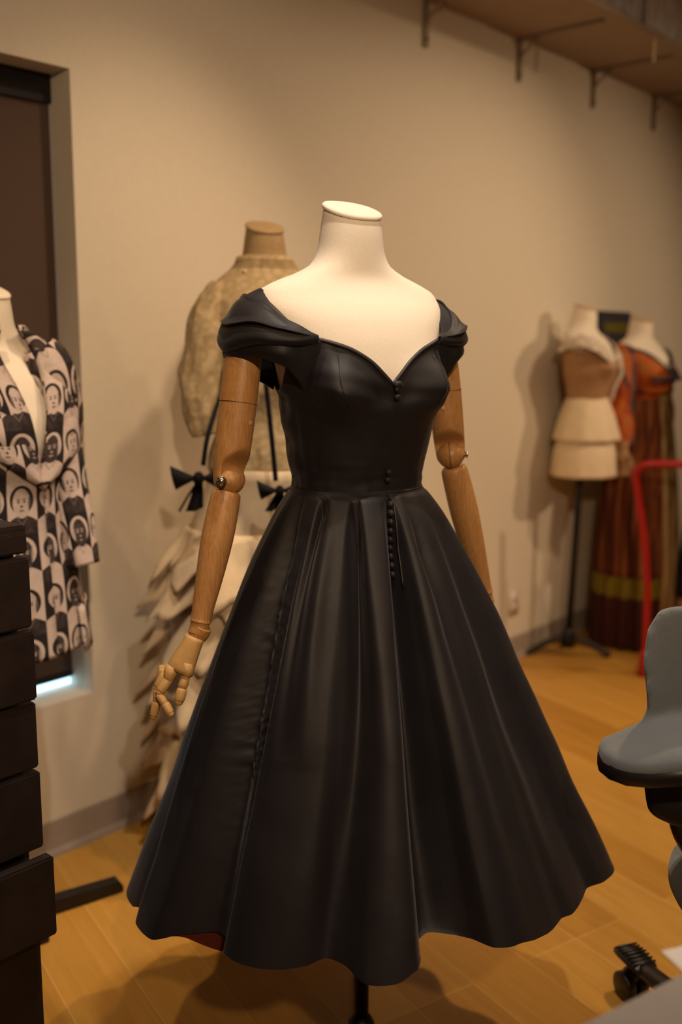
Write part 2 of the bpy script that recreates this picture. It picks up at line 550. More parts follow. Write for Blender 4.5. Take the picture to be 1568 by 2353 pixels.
m = Mesh(); m.add(*box(((WX0+WX1)/2, Y1+WD-0.004, WZ1-0.035), (WX1-WX0-0.002, 0.014, 0.07)))
m.out('blind_cassette', M['black_metal'], wn, False)

# wall outlet by the right-hand skirting
def on_wall(x, y):                       # where the sight line meets the wall face
    d = fwd * FPX + rgt * (x - 784.0) + upv * (1176.5 - y)
    return Vector((0, 0, EYE)) + d * (Y1 / d.y)
p = on_wall(1179, 1385)
o = thing('wall_outlet', (p.x, Y1, p.z), 'pale wall outlet plate low on the beige wall left of the slim stand', 'outlet')
m = Mesh(); m.add(*box((p.x, Y1-0.004, p.z), (0.075, 0.008, 0.115), 0, 0.003)); m.out('cover_plate', M['outlet'], o)
for dz in (0.02, -0.02):
    m = Mesh(); m.add(*box((p.x, Y1-0.0085, p.z+dz), (0.033, 0.003, 0.028), 0, 0.001)); m.out('socket', M['outlet'], o)

# ------------------------------------------------------------------ wall shelf
SZ = 2.555
sh = thing('wall_shelf', (3.9, Y1, SZ), 'long deep wall shelf on metal brackets high on the beige wall', 'shelf')
m = Mesh(); m.add(*box(((1.9+7.0)/2, Y1-0.205, SZ+0.014), (5.1, 0.41, 0.028), 0, 0.003)); m.out('shelf_board', M['shelf'], sh, False)
xs = [on_wall(975, 108).x, on_wall(1190, 190).x, on_wall(1360, 250).x, on_wall(1499, 303).x]
step = (xs[3] - xs[0]) / 3
xs = xs + [xs[3] + step, xs[3] + 2*step]
for x in xs:
    m = Mesh()
    m.add(*box((x, Y1-0.006, SZ-0.08), (0.030, 0.012, 0.160), 0, 0.003))
    m.add(*box((x, Y1-0.18, SZ-0.006), (0.030, 0.36, 0.012), 0, 0.003))
    m.add(*tube([(x, Y1-0.012, SZ-0.07), (x, Y1-0.05, SZ-0.035), (x, Y1-0.10, SZ-0.012)], 0.005, 8))
    b = m.out('bracket', M['bracket'], sh, False)
    m = Mesh()
    m.add(*ball((x+0.012, Y1-0.07, SZ-0.016), 0.011, n=10, m=6))
    m.out('bolt', M['screw'], b)
    m = Mesh()
    m.add(*ball((x, Y1-0.013, SZ-0.135), 0.006, n=10, m=6))
    m.out('bolt', M['screw'], b)
# grey wrapped packages resting on the shelf
def package(x0, x1, h, label):
    cx = (x0+x1)/2
    rnd = random.Random(int(x0*100))
    rings = []
    n = 60
    for k in range(9):
        t = k/8
        zz = SZ + 0.030 + h*t
        r = []
        for j in range(n):
            a = 2*math.pi*j/n
            c, s_ = math.cos(a), math.sin(a)
            px = abs(c)**0.25*math.copysign(1, c); py = abs(s_)**0.25*math.copysign(1, s_)
            q = 1 - 0.10*t**6
            wob = 0.010*noise.noise(Vector((px*6+x0*9, py*6, zz*9)))
            r.append((cx + (px*(x1-x0)/2)*q + wob, Y1-0.215 + py*0.165*q + wob, zz + 0.01*noise.noise(Vector((px*4, py*4, x0)))*t))
        rings.append(r)
    mm = Mesh(); mm.add(*loft(rings, True, True, True))
    o = thing('wrapped_package', (cx, Y1-0.215, SZ+0.028), label, 'package', 'grey wrapped packages on the wall shelf')
    mm.out('wrapping', M['wrap'], o)
    m2 = Mesh()
    for xx in (cx,):
        m2.add(*tube([(xx, Y1-0.215-0.170, SZ+0.032), (xx, Y1-0.215-0.171, SZ+0.03+h*0.92), (xx, Y1-0.215-0.14, SZ+0.035+h)], 0.004, 8))
    m2.out('tie', M['screw'], o)
p = PX(1568, 118, 4.35)
package(2.75, 3.33, 0.33, 'grey wrapped package on the wall shelf, the one nearest the viewer')
package(3.37, 4.30, 0.36, 'grey wrapped package on the wall shelf at the upper right corner')
# small paper tag on a string
p = PX(1484, 92, 4.15)
o = thing('hanging_tag', (p.x, Y1-0.412, SZ-0.09), 'narrow paper tag hanging from the front edge of the wall shelf', 'tag')
m = Mesh(); m.add(*box((p.x, Y1-0.413, SZ-0.055), (0.014, 0.002, 0.075))); m.out('paper_strip', M['cream'], o, False)
m = Mesh(); m.add(*tube([(p.x, Y1-0.4125, SZ-0.02), (p.x, Y1-0.413, SZ+0.008)], 0.0015, 6)); m.out('string', M['cream'], o)

# framed dark panel on the wall behind the orange gown
pa = on_wall(1369, 714); pb = on_wall(1441, 716)
xc = (pa.x+pb.x)/2; wd = pb.x-pa.x; zt = pa.z; hh = 0.30
o = thing('wall_panel', (xc, Y1, zt-hh), 'dark navy panel with an olive band on the wall above the orange gown\'s shoulder', 'panel')
m = Mesh(); m.add(*box((xc, Y1-0.012, zt-hh/2), (wd, 0.024, hh), 0, 0.003)); m.out('board', M['navy'], o, False)
m = Mesh(); m.add(*box((xc+0.015, Y1-0.0255, zt-0.075), (wd*0.80, 0.003, 0.045))); m.out('band', M['panel_olive'], o, False)

# ------------------------------------------------------------------ dress forms (torso shape shared by all)
TORSO = [  # z, half width, front, back, shift
 (0.930, .158, .110, .115, 0), (1.02, .150, .104, .110, 0), (1.13, .113, .085, .083, 0), (1.20, .123, .096, .088, .0),
 (1.27, .136, .108, .090, .0), (1.32, .145, .108, .090, -.002), (1.37, .155, .106, .090, -.010), (1.41, .168, .100, .083, -.020),
 (1.438, .176, .088, .072, -.028), (1.462, .170, .072, .062, -.034), (1.480, .140, .060, .056, -.034), (1.495, .100, .055, .054, -.032),
 (1.512, .070, .054, .053, -.030), (1.535, .0575, .053, .053, -.028), (1.565, .0525, .051, .051, -.026), (1.596, .0475, .047, .047, -.024)]
def torso_pt(beta, z, off=0.0, tab=TORSO, bust=1.0):
    """beta 0 = front, + = the body's left; returns body-frame x, y(front +), z"""
    a, f, b, sh = interp(tab, z)
    s, c = math.sin(beta), math.cos(beta)
    e = 0.88
    x = (a + off) * math.copysign(abs(s)**e, s)
    y = ((f if c > 0 else b) + off) * math.copysign(abs(c)**e, c) + sh
    if bust:
        for sg in (-1, 1):
            d = (beta - sg*0.56); g = math.exp(-(d/0.30)**2 - ((z-1.302)/0.042)**2) * 0.036 * bust
            x += math.sin(beta) * g; y += math.cos(beta) * g
    return Vector((x, y, z))
class Body:
    def __init__(s, L, F, deg, dz=0.0, sc=1.0, zs=1.0):
        s.zs = zs; s.zk = 1.596 - 0.466*zs
        s.o = W(L, F); a = R(deg)
        s.fy = SIDE * math.sin(a) - HEAD * math.cos(a)      # facing
        s.fx = SIDE * math.cos(a) + HEAD * math.sin(a)      # the picture's right, the body's left
        s.dz = dz; s.sc = sc
    def __call__(s, p):
        z = 1.596 - (1.596 - p[2])*s.zs if p[2] > 1.13 else p[2]*s.zk/1.13
        p = (p[0], p[1], z)
        return s.o + s.fx * (p[0]*s.sc) + s.fy * (p[1]*s.sc) + Vector((0, 0, p[2] + s.dz))
def torso_mesh(B, z0=0.93, tab=TORSO, n=56, captilt=0.36, bust=1.0, step=0.008):
    zs = []; z = z0; top = tab[-1][0]
    while z < top - 0.001: zs.append(z); z += step
    zs.append(top)
    rings = []
    for z in zs:
        r = []
        for j in range(n):
            p = torso_pt(2*math.pi*j/n, z, 0, tab, bust)
            wgt = max(0, min(1, (z - (top-0.05)) / 0.05))
            p.z -= captilt * (p.y + 0.02) * wgt
            r.append(B(p))
        rings.append(r)
    return loft(rings, True, True, True)
def cap_mesh(B, tab=TORSO, captilt=0.36, n=48):
    top = tab[-1][0]
    rings = []
    for off, dz in ((-.002, 0.000), (.0018, .0010), (.0030, .0035), (.0026, .0065), (.0005, .0085), (-.004, .0092), (-.03, .0095)):
        r = []
        for j in range(n):
            p = torso_pt(2*math.pi*j/n, top, off, tab, 0)
            p.z = top - captilt * (p.y + 0.02) + dz
            r.append(B(p))
        rings.append(r)
    return loft(rings, True, True, True)
def stand_parts(t, base, top_z, r=0.013, legs=(90, 210, 330), length=0.27, hub=0.075, mat=None, ankle=0.0):
    mat = mat or M['black_metal']
    m = Mesh(); m.add(*tube([base + Vector((0, 0, hub-0.01)), base + Vector((0, 0, top_z))], r, 16)); m.out('pole', mat, t)
    m = Mesh(); m.add(*tube([base + Vector((0, 0, hub-0.03)), base + Vector((0, 0, hub+0.02)), base + Vector((0, 0, hub+0.035))], [r*1.9, r*1.9, r*1.2], 16)); m.out('hub', mat, t)
    for a in legs:
        d = SIDE * math.cos(R(a)) + HEAD * math.sin(R(a))
        pts = [base + d*0.008 + Vector((0, 0, hub)), base + d*length*0.5 + Vector((0, 0, hub*0.6+0.006)), base + d*length + Vector((0, 0, 0.014))]
        m = Mesh(); m.add(*tube(cr(pts, 5), 0.012, 10))
        lg = m.out('leg', mat, t)
        m = Mesh(); m.add(*ball(base + d*length + Vector((0, 0, 0.014)), 0.0155, n=10, m=8, ry=0.0155, rz=0.014)); m.out('foot', M['black_plastic'], lg)

# ------------------------------------------------------------------ the mannequin in the middle
BX = Body(0.028, 1.75, 29)
base = W(0.045, 1.75)
mq = thing('mannequin', base, 'cream canvas torso mannequin with jointed wooden arms wearing the black dress', 'mannequin')
v, f = torso_mesh(BX, 1.085); m = Mesh(); m.add(v, f); m.out('torso', M['form'], mq)
m = Mesh(); m.add(*cap_mesh(BX)); m.out('neck_cap', M['form'], mq)
stand_parts(mq, base, 1.10, 0.0135, legs=(90, 217, 323), length=0.24, hub=0.05)

def limb(pts, rads, n=28):
    """tapered round limb: pts as world points, rads (across, along) scaled alike"""
    c = cr([tuple(p) + (r,) for p, r in zip(pts, rads)], 8)
    return tube([q[:3] for q in c], [q[3] for q in c], n)
def arm(sgn, Sh, El, Wr, scoop, hook):
    """one jointed wooden arm: Sh/El/Wr world joints, hook = direction the elbow bends (front)"""
    root = None
    ax = (El - Sh).normalized(); L1 = (El - Sh).length
    # upper arm with the scooped-out elbow fork
    ts = [0.0, .08, .3, .55, .75, .88, .95, 1.0, 1.05, 1.085]
    rs = [.020, .029, .0315, .0318, .0308, .0295, .0285, .0275, .0235, .010]
    pts = [Sh + ax*(L1*t) for t in ts]
    c = cr([tuple(p) + (r,) for p, r in zip(pts, rs)], 9)
    side = ax.cross(hook).normalized(); fr = side.cross(ax).normalized()
    if fr.dot(hook) < 0: fr = -fr
    rings = []
    n = 40
    for q in c:
        p = Vector(q[:3]); r = q[3]
        tt = (p - Sh).dot(ax)/L1
        ring = []
        for j in range(n):
            a = 2*math.pi*j/n
            d = fr*math.cos(a) + side*math.sin(a)*0.97
            pt = d*r
            # scoop: cut by a slanted cylinder on the hook side
            k = max(0, min(1, (tt - 0.76)/0.16)); k = k*k*(3-2*k)
            lim = r*(1.0 - scoop*k) if tt < 1.06 else r
            fcomp = pt.dot(fr)
            if fcomp > lim: pt = pt - fr*(fcomp - lim)
            ring.append(p + pt)
        rings.append(ring)
    m = Mesh(); m.add(*loft(rings, True, True, True))
    ua = m.out('upper_arm', M['wood'], mq)
    # turned seam of the upper arm
    pS = Sh + ax*(L1*0.47)
    m = Mesh(); m.add(*tube([pS - ax*0.0004, pS + ax*0.0004], 0.0320, 40)); m.out('joint_line', M['joint_line'], ua)
    # peg plug
    pg = Sh + ax*(L1*0.60) + fr*0.0300 + side*0.0035*sgn
    m = Mesh(); m.add(*tube([pg - fr*0.004, pg + fr*0.0020, pg + fr*0.0024], [0.0042, 0.0042, 0.003], 18)); m.out('peg', M['wood_light'], ua)
    # elbow ball disc
    ec = El + fr*0.003
    m = Mesh(); m.add(*ball(ec, 0.0248, 0.0248, 0.0248, 28, 18)); m.out('elbow_joint', M['wood'], mq)
    return ua, ax, fr, side
def forearm(El, Wr):
    ax = (Wr - El).normalized(); L2 = (Wr - El).length
    ts = [0.075, .10, .2, .38, .6, .82, .90, .925, .935, .96, 1.0]
    rs = [.020, .0245, .0262, .0268, .0235, .0185, .0172, .0178, .0160, .0158, .0168]
    c = []
    pts = [El + ax*(L2*t) for t in ts]
    m = Mesh(); m.add(*limb(pts, rs, 32)); return m.out('forearm', M['wood'], mq), ax

hookL = BX.fy
# the arm nearer the viewer (picture left)
Sh = PX(566, 768, 1.675); El = PX(527, 1102, 1.645); Wr = PX(455, 1455, 1.595)
hk = (SIDE*0.75 - HEAD*0.66)
ua, ax, fr, sd = arm(-1, Sh, El, Wr, 0.80, hk)
# chrome elbow screw: on the outer, viewer-facing side
for pos in (PX(509, 1106, 1.606),):
    dirn = (PX(509, 1106, 1.50) - pos).normalized()
    m = Mesh(); m.add(*ball(pos, 0.0072, 0.0072, 0.0072, 20, 12)); m.add(*tube([pos - dirn*0.001, pos - dirn*0.016], 0.0085, 16)); m.out('elbow_screw', M['steel'], ua)
fa, fax = forearm(El, Wr)
# hand
hd_ax = (PX(398, 1560, 1.57) - PX(452, 1458, 1.592)).normalized()
def sect(cx, cy, F, hw, th, ang):
    """flattened section of the palm: photo centre, half width (m), half thickness"""
    c = PX(cx, cy, F)
    d1 = (rgt*math.cos(R(ang)) - upv*math.sin(R(ang)))
    d2 = fwd
    return [c + d1*(hw*math.copysign(abs(math.cos(t))**0.8, math.cos(t))) + d2*(th*math.sin(t)) for t in [2*math.pi*j/24 for j in range(24)]]
px = 1.0/2288*1.58
rings = [sect(449, 1462, 1.592, 15*px, .012, 22), sect(449, 1463, 1.592, 24.5*px, .0165, 22), sect(446, 1470, 1.59, 24*px, .0165, 22), sect(438, 1486, 1.588, 26*px, .0170, 22), sect(429, 1505, 1.584, 29*px, .0165, 22),
         sect(421, 1522, 1.58, 31.5*px, .0155, 24), sect(416, 1535, 1.577, 33*px, .0145, 24), sect(413, 1543, 1.576, 33*px, .013, 24)]
m = Mesh(); m.add(*loft(rings, True, True, True))
# the two lobes of the palm: finger side and thumb side
rl = [sect(398, 1530, 1.578, 18*px, .0135, 24), sect(392, 1545, 1.575, 16.5*px, .013, 28), sect(388, 1556, 1.573, 14*px, .012, 30), sect(385, 1564, 1.571, 8*px, .008, 30)]
m.add(*loft(rl, True, True, True))
rl = [sect(432, 1522, 1.578, 15*px, .0140, 14), sect(431, 1543, 1.576, 14.5*px, .0135, 12), sect(430, 1552, 1.575, 12*px, .0115, 10), sect(429, 1555, 1.575, 6*px, .006, 10)]
m.add(*loft(rl, True, True, True))
hand = m.out('hand', M['wood_light'], mq)
m = Mesh(); m.add(*limb([PX(466, 1440, 1.595), PX(459, 1453, 1.595), PX(452, 1465, 1.594)], [.0158, .0168, .0150], 28)); m.out('wrist_joint', M['wood'], hand)
def seg_finger(name, segs):
    m = Mesh()
    for (x0, y0, F0, x1, y1, F1, r) in segs:
        a, b = PX(x0, y0, F0), PX(x1, y1, F1)
        c = [a + (b-a)*t for t in (0, .06, .25, .6, .88, 1.0)]
        m.add(*tube(c, [r*.70, r*.92, r, r*.99, r*.93, r*.80], 16))
        m.add(*ball(b, r*.80, n=14, m=10))
    return m.out(name, M['wood_light'], hand)
seg_finger('thumb', [(430, 1543, 1.577, 424, 1561, 1.572, .0082), (425, 1559, 1.572, 419, 1580, 1.568, .0086), (419, 1581, 1.568, 412, 1612, 1.562, .0088)])
seg_finger('finger', [(390, 1556, 1.572, 367, 1590, 1.562, .0088), (364, 1594, 1.562, 379, 1618, 1.556, .0070), (379, 1616, 1.556, 392, 1640, 1.550, .0074)])
seg_finger('finger', [(381, 1548, 1.580, 362, 1580, 1.575, .0084), (361, 1582, 1.575, 360, 1612, 1.572, .0066), (360, 1612, 1.572, 352, 1646, 1.568, .0070)])
seg_finger('finger', [(376, 1536, 1.592, 366, 1570, 1.592, .0080), (364, 1572, 1.592, 362, 1602, 1.590, .0064), (362, 1602, 1.590, 358, 1634, 1.586, .0066)])
seg_finger('finger', [(374, 1530, 1.603, 369, 1556, 1.605, .0070), (369, 1556, 1.605, 366, 1580, 1.604, .0058), (366, 1580, 1.604, 364, 1602, 1.602, .0058)])
# the other arm (picture right), its hand hidden behind the skirt
Sh2 = PX(1008, 765, 1.86); El2 = PX(1036, 1046, 1.855); Wr2 = PX(1118, 1385, 1.885)
hk2 = (-SIDE*0.15 - HEAD*0.99)
ua2, ax2, fr2, sd2 = arm(1, Sh2, El2, Wr2, 1.05, hk2)
pos = PX(1074, 1044, 1.85)
m = Mesh(); m.add(*tube([pos - SIDE*0.010, pos - SIDE*0.002, pos, pos + SIDE*0.0015], [.0055, .0055, .0085, .004], 18)); m.out('elbow_screw', M['steel'], ua2)
m = Mesh(); pc = El2 + fr2*0.003; m.add(*tube([pc - sd2*0.0006, pc + sd2*0.0006], 0.0251, 32)); m.out('joint_line', M['joint_line'], ua2)
fa2, fax2 = forearm(El2, Wr2)
q = Wr2; dn = fax2; ac = SIDE
rings = []
for t, hw, th in ((0, .014, .012), (.01, .018, .014), (.04, .024, .015), (.07, .028, .014), (.078, .020, .010)):
    rings.append([q + dn*t + HEAD*(hw*math.cos(2*math.pi*j/20)) + ac*(th*math.sin(2*math.pi*j/20)) for j in range(20)])
m = Mesh(); m.add(*loft(rings, True, True, True)); hand2 = m.out('hand', M['wood_light'], mq)
for i, (hh_, ln) in enumerate(((-.020, .062), (-.007, .070), (.007, .066), (.020, .052))):
    a = q + dn*0.074 + HEAD*hh_; b = a + dn*ln*0.55 - ac*0.004; c_ = b + dn*ln*0.45 - ac*0.016
    m = Mesh(); m.add(*tube(cr([a, b, c_], 5), [.0075]*10 + [.0055], 12)); m.out('finger', M['wood_light'], hand2)
a = q + dn*0.02 - HEAD*0.020
m = Mesh(); m.add(*tube(cr([a, a + dn*0.03 - HEAD*0.016 - ac*0.006, a + dn*0.058 - HEAD*0.018 - ac*0.014], 5), [.0085]*10 + [.006], 12)); m.out('thumb', M['wood_light'], hand2)
# ------------------------------------------------------------------ the black dress
dr = thing('black_dress', W(0.028, 1.75, 0.38), 'black satin full-skirted dress with sweetheart neckline and buttoned front on the central mannequin', 'dress')
ZW = 1.128
def zn(b):
    """neckline height by angle from the front"""
    a = abs(math.degrees(b))
    return interp([(0, 1.312), (4, 1.326), (12, 1.350), (24, 1.370), (42, 1.384), (60, 1.392), (75, 1.385), (90, 1.372), (110, 1.38), (140, 1.39), (180, 1.385)], a)[0]
def arm_cut(b):
    """armhole: the bodice dips under the arm"""
    a = abs(math.degrees(b))
    return 0.075*math.exp(-((a-95)/20)**2)
n = 160; ns = 60
rings = []
for i in range(ns + 1):
    s = i/ns; r = []
    for j in range(n):
        b = -math.pi + 2*math.pi*j/n
        top = zn(b) - arm_cut(b)
        z = ZW - 0.012 + (top - ZW + 0.012)*s
        wr = 0.0016*noise.noise(Vector((math.sin(b)*7, math.cos(b)*7, z*16)))
        wr += 0.0040*noise.noise(Vector((math.degrees(b)*0.05 + z*14, z*46, 2)))*math.exp(-((z - 1.30)/0.045)**2)
        wr += 0.0024*noise.noise(Vector((math.degrees(b)*0.03, z*70, 7)))*math.exp(-((z - 1.15)/0.03)**2)
        wr += 0.0034*math.exp(-((abs(math.degrees(b))-96)/14)**2)*math.sin(z*95+b*2)
        p = torso_pt(b, z, 0.0055 + wr)
        r.append(BX(p))
    rings.append(r)
v, f = loft(rings, True)
bod = mk('bodice', v, f, M['satin'], dr); solid(bod, 0.0025)
# princess seams over the bust
for sg in (-1, 1):
    pts = []
    for k in range(14):
        t = k/13; z = 1.360 - t*0.082
        b = sg*R(31 + 4*math.sin(t*2.2) - 6*t)
        pts.append(BX(torso_pt(b, z, 0.0062)))
    m = Mesh(); m.add(*tube(pts, 0.0009, 6)); m.out('seam', M['piping'], bod)
# piping along the neckline
pts = [BX(torso_pt(R(d), zn(R(d)), 0.0075)) for d in range(-62, 63, 2)]
m = Mesh(); m.add(*tube(pts, 0.0036, 10)); m.out('piping', M['piping'], bod)
# folded collar and cap sleeves over the arms, both sides one piece each
def sheet(rows, nu=8, nv=6):
    """smooth sheet through a grid of body-frame points rows[v][u]"""
    rows = [cr(r, nu) for r in rows]
    cols = list(zip(*rows))
    cols = [cr(c, nv) for c in cols]
    nr = len(cols[0]); nc = len(cols)
    vs = [cols[c][r] for r in range(nr) for c in range(nc)]
    fs = [(r*nc+c, r*nc+c+1, (r+1)*nc+c+1, (r+1)*nc+c) for r in range(nr-1) for c in range(nc-1)]
    return vs, fs
def wob(p, a=0.0022, k=26):
    q = Vector(p); return q + Vector((noise.noise(q*k), noise.noise(q*k + Vector((5, 1, 2))), noise.noise(q*k + Vector((1, 9, 4)))))*a
for sg in (-1, 1):
    xs_ = 0.93 if sg > 0 else 1.0
    A  = [(.120, .076, 1.388), (.138, .060, 1.398), (.152, .034, 1.414), (.162, .002, 1.440), (.167, -.034, 1.466), (.156, -.080, 1.456), (.128, -.098, 1.428), (.085, -.104, 1.398)]
    Mm = [(.121, .083, 1.389), (.150, .077, 1.398), (.176, .058, 1.414), (.199, .024, 1.432), (.212, -.034, 1.440), (.194, -.086, 1.436), (.148, -.108, 1.415), (.090, -.112, 1.392)]
    B_ = [(.121, .083, 1.382), (.158, .088, 1.382), (.190, .072, 1.386), (.224, .036, 1.388), (.241, -.026, 1.378), (.220, -.086, 1.392), (.160, -.112, 1.388), (.094, -.116, 1.378)]
    D_ = [(.121, .078, 1.377), (.156, .082, 1.374), (.186, .068, 1.375), (.217, .032, 1.374), (.233, -.026, 1.362), (.212, -.082, 1.378), (.154, -.104, 1.378), (.092, -.108, 1.368)]
    def sx(r): return [(p[0]*(1 - (1 - xs_)*max(0, (p[0] - .06)/.12)), p[1], p[2]) for p in r]
    A, Mm, B_, D_ = sx(A), sx(Mm), sx(B_), sx(D_)
    rows = [[(sg*p[0],)+p[1:] for p in r] for r in (A, Mm, B_, D_)]
    vs, fs = sheet(rows)
    col_ = mk('collar', [BX(wob(p)) for p in vs], fs, M['satin'], dr); solid(col_, 0.003, 0)
    # second, thinner fold lying over the collar
    f1 = [tuple(Vector(a)*0.45 + Vector(b)*0.55 + Vector((0.004, 0.004, 0.0055))) for a, b in zip(A, Mm)]
    f2 = [tuple(Vector(a)*0.35 + Vector(b)*0.65 + Vector((0.006, 0.005, 0.0065))) for a, b in zip(Mm, B_)]
    f3 = [tuple(Vector(a)*0.62 + Vector(b)*0.38 + Vector((0.003, 0.003, 0.001))) for a, b in zip(Mm, B_)]
    f1[0] = f2[0] = f3[0] = Mm[0]
    vs, fs = sheet([[(sg*p[0],)+tuple(p[1:]) for p in r] for r in (f1, f3, f2)])
    fo = mk('collar_fold', [BX(wob(p, 0.0015, 30)) for p in vs], fs, M['satin'], col_); solid(fo, 0.003, 0)
    C0 = [(.114, .078, 1.382), (.146, .078, 1.379), (.180, .070, 1.378), (.212, .034, 1.378), (.230, -.026, 1.368), (.210, -.080, 1.380), (.152, -.102, 1.380), (.092, -.108, 1.372)]
    C1 = [(.118, .074, 1.345), (.144, .074, 1.352), (.182, .072, 1.360), (.214, .034, 1.364), (.234, -.026, 1.360), (.214, -.078, 1.362), (.156, -.098, 1.350), (.102, -.106, 1.340)]
    C2 = [(.132, .058, 1.298), (.150, .062, 1.318), (.174, .062, 1.342), (.210, .032, 1.356), (.234, -.026, 1.354), (.212, -.074, 1.348), (.160, -.084, 1.318), (.118, -.094, 1.295)]
    C0, C1, C2 = sx(C0), sx(C1), sx(C2)
    rows = [[(sg*p[0],)+p[1:] for p in r] for r in (C0, C1, C2)]
    vs, fs = sheet(rows)
    sl = mk('cap_sleeve', [BX(wob(p, 0.002)) for p in vs], fs, M['satin'], dr); solid(sl, 0.003, 0)

# skirt
SKC = W(0.045, 1.75)
HEM = [  # angle from the viewer's direction (+ = picture right), radius, hem height, is measured on the photograph
 (-92, .440, .372), (-84, .442, .374), (-76, .430, .378), (-72, .418, .388), (-66, .432, .388), (-58, .426, .392), (-51, .388, .412), (-45, .360, .418),
 (-39, .362, .420), (-35, .396, .432), (-30, .404, .432), (-22, .400, .434), (-15, .392, .436), (-10, .374, .440), (-6, .378, .440), (0, .400, .430),
 (6, .404, .434), (10.5, .396, .446), (12.6, .372, .448), (14.5, .318, .446), (18, .312, .452), (24, .326, .450), (28, .346, .448), (31, .385, .448),
 (36, .400, .448), (44, .402, .434), (52, .396, .424), (57, .392, .424), (62, .402, .420), (70, .408, .420), (74, .412, .420), (80, .446, .415), (88, .472, .410),
 (96, .462, .405), (106, .43, .40), (116, .455, .40), (128, .42, .40), (140, .46, .395), (152, .42, .395), (164, .46, .39), (176, .42, .39),
 (188, .46, .385), (200, .42, .385), (212, .455, .38), (224, .42, .38), (236, .455, .38), (248, .42, .375), (258, .44, .374), (268, .440, .372)]
def hem(ps):
    while ps < -92: ps += 360
    while ps > 268: ps -= 360
    return interp(HEM, ps)
def waist_r(ps):
    """waist outline seen at angle ps (degrees), from the torso"""
    b = R(ps - 29)
    p = torso_pt(b, ZW, 0.004, TORSO, 0)
    w_ = BX(p) - SKC
    return w_
PROF = [(0, 0), (.03, .050), (.07, .110), (.13, .182), (.25, .310), (.5, .540), (.75, .765), (1, 1)]
def bumpf(x, c, wl, wr_):
    d = x - c
    return math.exp(-(d/(wl if d < 0 else wr_))**2)
NP, NT_ = 900, 230
def skirt_pt(ps, t, inset=0.0, drop=0.0):
    sh = 0.0
    hr, hz = hem(ps)
    w_ = waist_r(ps)
    rw = math.hypot(w_.x, w_.y)
    k = interp(PROF, t)[0]
    # smooth outline radius without folds, for the upper part
    smooth_r = 0.415 + 0.03*math.sin(R(ps))**2
    fold = hr - smooth_r
    ft = t**0.85
    r = rw + (smooth_r - rw)*k + fold*ft
    # pleats opening from the waist
    pl = 0.0
    up = max(0, 1 - t)
    pl -= 0.050*bumpf(ps, 20.5 - 3.0*t, 3.0 + 2.0*t, 7.0)*min(1, t/0.14)*(1 - t)**0.45
    pl -= 0.046*bumpf(ps, -11 + 8*math.sin(math.pi*t), 2.6 + 5*t, 3.2 + 4*t)*min(1, t/0.10)*(1 - 0.55*t)
    pl -= 0.022*bumpf(ps, -35 + 11*t, 1.8 + t*2, 4.5)*min(1, t/0.05)*max(0, 1 - t/0.58)**0.7
    pl += 0.012*bumpf(ps, -25 + 6*t, 7, 4)*math.sin(math.pi*min(1, t/0.6))
    pl -= 0.026*bumpf(ps, -53 + 10*t, 5, 4)*min(1, t/0.15)*(1 - 0.5*t)
    pl += 0.016*bumpf(ps, -68, 4, 6)*math.sin(math.pi*t)
    pl -= 0.020*bumpf(ps, 44 + 2*t, 5.5, 8)*min(1, t/0.15)*(1 - 0.6*t)
    pl -= 0.018*bumpf(ps, 68, 7, 8)*math.sin(math.pi*t)
    r += pl
    a = R(ps)
    d = SIDE*math.sin(a) - HEAD*math.cos(a)
    z = ZW + 0.004 + (hz - drop - ZW - 0.004)*t
    # fine creases
    cr1 = noise.noise(Vector((math.sin(a)*r*8, math.cos(a)*r*8, z*6)))*0.0035*min(1, t*4)
    wl = bumpf(ps, -48 + 11*t, 9, 6)*math.sin(math.pi*min(1, t*1.05))*(0.45 + 0.9*max(0, 0.3 + noise.noise(Vector((z*9, 4, 1)))))
    cr2 = (noise.noise(Vector((ps*0.16, z*70 + 0.10*ps, 3))) + 0.6*noise.noise(Vector((ps*0.3, z*130 - 0.2*ps, 8))))*0.0040*wl
    wm = 0.35 + 0.65*max(0, noise.noise(Vector((ps*0.05, z*5, 9))))
    cr2 += noise.noise(Vector((ps*0.10 + z*4, z*13, 5)))*0.0030*wm*min(1, t*5)
    r += cr1 + cr2
    r = max(r, rw + 0.004 + 0.03*t) - inset
    # the waist end follows the torso exactly
    e = min(1, t/0.018)
    base_p = SKC + d*(r)
    wp = SKC + Vector((w_.x, w_.y, 0))*(1.02)
    p = wp*(1 - e) + base_p*e
    return Vector((p.x, p.y, z))
v = []; f = []
for i in range(NT_ + 1):
    t = i/NT_
    for j in range(NP):
        ps = -92 + 360*j/NP
        v.append(skirt_pt(ps, t))
for i in range(NT_):
    for j in range(NP):
        k = (j+1) % NP
        f.append((i*NP+j, i*NP+k, (i+1)*NP+k, (i+1)*NP+j))
sk = mk('skirt', v, f, M['satin'], dr)
# red lining just inside, showing under the hem at the left
NPl, NTl = 240, 30
v = []; f = []
for i in range(NTl + 1):
    t = 0.25 + 0.745*i/NTl
    for j in range(NPl):
        ps = -92 + 360*j/NPl
        dp = 0.042*bumpf(ps, -45, 6, 6)
        v.append(skirt_pt(ps, t, 0.006 - 0.0*dp, dp))
for i in range(NTl):
    for j in range(NPl):
        k = (j+1) % NPl
        f.append((i*NPl+j, i*NPl+k, (i+1)*NPl+k, (i+1)*NPl+j))
ln = mk('lining', v, f, M['lining'], dr); ln['label'] = 'dark red lining'
# waist seam
pts = []
for d in range(0, 361, 5):
    pts.append(BX(torso_pt(R(d), ZW, 0.0062, TORSO, 0)))
m = Mesh(); m.add(*tube(pts, 0.0014, 8, False)); m.out('waist_seam', M['piping'], dr)
